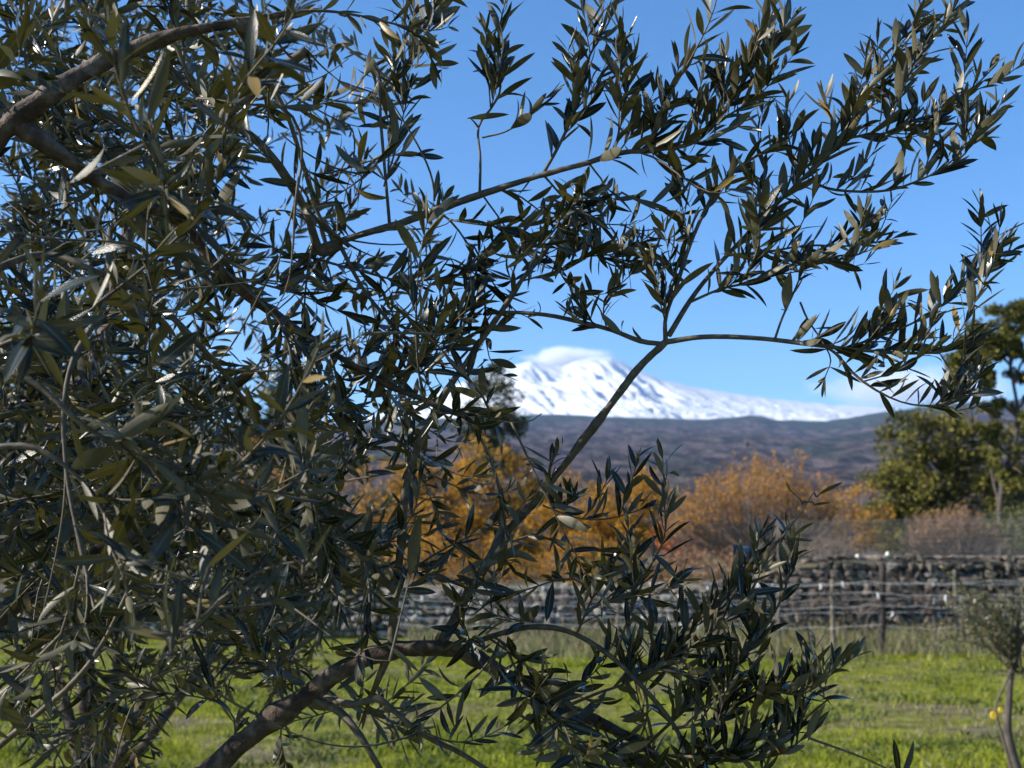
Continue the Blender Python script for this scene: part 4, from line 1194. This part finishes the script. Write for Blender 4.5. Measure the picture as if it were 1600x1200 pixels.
# dormant vines
vine_px = [(1262, 21.5, 'dormant grapevine on the near trellis between two pale weathered posts'), (1340, 21.4, 'dormant grapevine between the dark leaning post and its pale neighbour'), (1425, 21.5, 'dormant grapevine just past the dark leaning post'),
           (1455, 24.3, 'dormant grapevine beside the pale straight post of the far trellis'), (1530, 24.4, 'dormant grapevine close to the lava wall behind the young olive'), (1350, 24.4, 'dormant grapevine on the far trellis seen behind the dark leaning post'),
           (1140, 23.0, 'leafless vine on the low trellis behind the olive spray'), (985, 23.0, 'leafless vine on the low trellis behind the olive spray'), (905, 23.0, 'leafless vine on the low trellis behind the olive spray'),
           (820, 23.0, 'leafless vine on the low trellis behind the olive spray'), (760, 22.9, 'leafless vine on the low trellis behind the olive spray')]
for (px, Y, lbl) in vine_px:
    x = px_x(px, Y); t = empty('grapevine', (x, Y, 0)); tag(t, lbl, 'vine', 'dormant grapevines')
    mb = MB(); P = smooth_path([[x, Y, -.05], [x + rng.normal(0, .03), Y, .3], [x + rng.normal(0, .05), Y, .62]], 10); mb.tube(P + rng.normal(0, .006, P.shape), np.linspace(.026, .018, 10), 7)
    mb.build('trunk', M['branchwood'], t)
    mb = MB()
    for k in range(24):
        s_ = rng.choice([-1, 1]); L = rng.uniform(.3, 1.1)
        Q = smooth_path([P[-1] - [0, 0, .04], P[-1] + [s_ * L * .3, rng.normal(0, .04), .2 + rng.uniform(0, .2)], P[-1] + [s_ * L * .8 + rng.normal(0, .1), rng.normal(0, .08), rng.uniform(.2, .95)]], 9)
        mb.tube(Q + np.cumsum(rng.normal(0, .006, Q.shape), 0) * np.linspace(0, 1, 9)[:, None], np.linspace(.009, .003, 9), 4)
    mb.build('canes', M['canes'], t)

# bare pole behind the shrub
x = px_x(1174, 60); zt = at_y(1174, 683, 60)[2]; zb = ground_z(x, 60)
pole = empty('bare_pole', (x, 60, zb)); tag(pole, 'thin dark bare pole rising above the orange cane shrub', 'pole')
mb = MB(); mb.tube([[x, 60, zb - .1], [x + .02, 60, (zb + zt) / 2], [x, 60, zt]], [.06, .045, .03], 7); mb.build('shaft', M['wood_dark'], pole)
mb = MB(); mb.tube([[x, 60, zt - .5], [x, 60, zt - .35], [x, 60, zt - .2]], [.06, .11, .05], 8); mb.build('knob', M['wood_dark'], pole)

# ------------------------------------------------------------------ grass and weeds
def blades(name, label, pts, hgt, wid, mt, lean=.5):
    n = len(pts); pts = np.asarray(pts)
    a = rng.uniform(0, 2 * math.pi, n); h = hgt * rng.uniform(.4, 1.35, n)
    side = np.stack([np.cos(a), np.sin(a), np.zeros(n)], -1) * (wid * rng.uniform(.6, 1.3, n))[:, None]
    tipo = np.stack([rng.normal(0, lean, n) * h, rng.normal(0, lean, n) * h, h], -1)
    midq = pts + tipo * np.array([.3, .3, .58])
    W = np.stack([pts - side, pts + side, midq + side * .75, pts + tipo, midq - side * .75], 1)
    mb = MB(); i = 5 * np.arange(n)[:, None]
    mb.add(W.reshape(-1, 3), np.concatenate([i + np.array([[0, 1, 2, 4]]), i + np.array([[4, 2, 3, 3]])], 0))
    o = mb.build(name, mt, smooth=False); return tag(o, label, 'grass', kind='stuff')
M['grass'] = foliage_mat('grass', [(.15, (.075, .092, .012)), (.45, (.18, .215, .020)), (.7, (.29, .32, .034)), (.92, (.42, .39, .07))], tw=.4, spec=.05, rough=.8)
M['ground_cover'] = foliage_mat('broad_leaved_weeds', [(.2, (.03, .045, .012)), (.5, (.075, .10, .022)), (.8, (.14, .16, .04))], tw=.2)
M['dry_grass'] = foliage_mat('dry_grass', [(.2, (.11, .095, .05)), (.5, (.21, .18, .10)), (.8, (.32, .28, .17))], tw=.3)
gp = []; dp = []
while len(gp) < 130000:
    Y = 3.2 * (26.0 / 3.2) ** rng.random()
    x = rng.uniform(-.56, .56) * Y
    q = mnoise.noise((x * .5, Y * .9, 4.4)) + .5 * mnoise.noise((x * 1.7, Y * 2.4, 1.4)) - (.24 if Y < 13.5 and x > .15 * Y else .0)
    if q < -.05 and rng.random() < (.85 if q < -.2 else .5): 
        if rng.random() < .3: dp.append((x, Y, ground_z(x, Y) - .01))
        continue
    gp.append((x, Y, ground_z(x, Y) - .01))
blades('grass', 'short green meadow grass across the field', gp, .07, .006, M['grass'])
blades('dry_grass', 'sparse straw coloured grass on the worn patches', dp, .06, .005, M['dry_grass'], .8)
wp = []
while len(wp) < 15000:
    Y = 5.0 * (21.0 / 5.0) ** rng.random(); x = rng.uniform(-.5, .54) * Y
    if mnoise.noise((x * .7, Y * .8, 7.7)) + .7 * mnoise.noise((x * 2.2, Y * 1.6, 2.7)) < .12: continue
    wp.append((x, Y, ground_z(x, Y) - .01))
blades('ground_cover', 'dark broad leaved weeds scattered through the meadow', wp, .07, .016, M['ground_cover'], .9)
wp = []
for k in range(14000):
    Y = rng.choice([21.4, 24.4, 26.1]) + rng.normal(0, .75); 
    if Y > 26.3: continue
    x = rng.uniform(px_x(640, Y), px_x(1660, Y)); 
    if mnoise.noise((x * .8, Y, 9.0)) < -.25: continue
    wp.append((x, Y, ground_z(x, Y) - .01))
wp = np.array(wp); hk = np.array([.55 + .9 * max(0, mnoise.noise((p[0] * .9, p[1] * 1.3, 3.0)) + .25) for p in wp])
sel = rng.random(len(wp)) < .66
blades('weeds', 'tall dry weeds under the trellis and along the wall foot', wp[sel], (.46 * hk[sel]), .007, M['dry_grass'], .35)
blades('green_weeds', 'grey green weeds tangled under the trellis and along the wall foot', wp[~sel], (.42 * hk[~sel]), .012, M['shrub_green'], .45)
wp = []
for k in range(9000):
    Y = rng.uniform(18.5, 21.2); x = rng.uniform(px_x(600, Y), px_x(1660, Y))
    if mnoise.noise((x * .6, Y * .8, 2.0)) < -.02: continue
    wp.append((x, Y, ground_z(x, Y) - .01))
blades('tall_grass', 'taller lush green grass in front of the trellis', wp, .10, .008, M['grass'], .5)

# ------------------------------------------------------------------ haze
mb = MB(); mb.box((0, 7150., 1300.), (26000., 14500., 2602.))
hz, nt, b, out = mat('haze_air')
nt.nodes.remove(b)
pv = nt.nodes.new('ShaderNodeVolumePrincipled')
pv.inputs['Color'].default_value = (.42, .63, 1.0, 1)
pv.inputs['Density'].default_value = 3.3e-5
pv.inputs['Anisotropy'].default_value = .2
nt.links.new(pv.outputs[0], out.inputs['Volume'])
hz.cycles.homogeneous_volume = True
o = mb.build('haze', hz, smooth=False)
tag(o, 'thin blue distance haze in the air', kind='stuff')

# ------------------------------------------------------------------ clouds behind the summit and the right flank
def cloud(label, px, py, Y, rx, ry, rd, density, thr, scale, seed, tilt=0, fall=(.38, -.25)):
    c = at_y(px, py, Y); k = Y / FPX
    bm = bmesh.new(); bmesh.ops.create_icosphere(bm, subdivisions=3, radius=1.0)
    me = bpy.data.meshes.new('cloud'); bm.to_mesh(me); bm.free()
    m, nt, b, out = mat('cloud_vapour'); nt.nodes.remove(b)
    tc = nt.nodes.new('ShaderNodeTexCoord')
    ln_ = nt.nodes.new('ShaderNodeVectorMath'); ln_.operation = 'LENGTH'; nt.links.new(tc.outputs['Object'], ln_.inputs[0])
    mp = nt.nodes.new('ShaderNodeMapping'); mp.inputs['Location'].default_value = (seed, seed * .7, 0); mp.inputs['Scale'].default_value = (1, 1, .55)
    nt.links.new(tc.outputs['Object'], mp.inputs[0])
    ns = noise_node(nt, scale, 7, .66, vec=mp.outputs[0])
    fo = nt.nodes.new('ShaderNodeMapRange'); fo.inputs['From Min'].default_value = .25; fo.inputs['From Max'].default_value = 1.0
    fo.inputs['To Min'].default_value = fall[0]; fo.inputs['To Max'].default_value = fall[1]
    nt.links.new(ln_.outputs['Value'], fo.inputs[0])
    ad = nt.nodes.new('ShaderNodeMath'); nt.links.new(ns.outputs[0], ad.inputs[0]); nt.links.new(fo.outputs[0], ad.inputs[1])
    dn = nt.nodes.new('ShaderNodeMapRange'); dn.inputs['From Min'].default_value = thr; dn.inputs['From Max'].default_value = thr + .3
    dn.inputs['To Max'].default_value = density
    nt.links.new(ad.outputs[0], dn.inputs[0])
    pv = nt.nodes.new('ShaderNodeVolumePrincipled'); pv.inputs['Color'].default_value = (.98, .98, .98, 1); pv.inputs['Anisotropy'].default_value = .1
    nt.links.new(dn.outputs[0], pv.inputs['Density']); nt.links.new(pv.outputs[0], out.inputs['Volume'])
    me.materials.append(m)
    o = bpy.data.objects.new('cloud', me); o.location = c; o.scale = (rx * k, rd, ry * k); o.rotation_euler = (0, tilt, 0)
    col.objects.link(o)
    return tag(o, label, 'cloud')
cloud('white wind blown snow cloud streaming off the summit', 890, 562, 15300, 92, 28, 700, .008, .47, 1.7, 3.0, R(3))
cloud('wispy white cloud bank over the right flank of the mountain', 1430, 610, 15800, 260, 66, 1300, .0036, .47, 2.3, 5.3, fall=(.2, -.32))
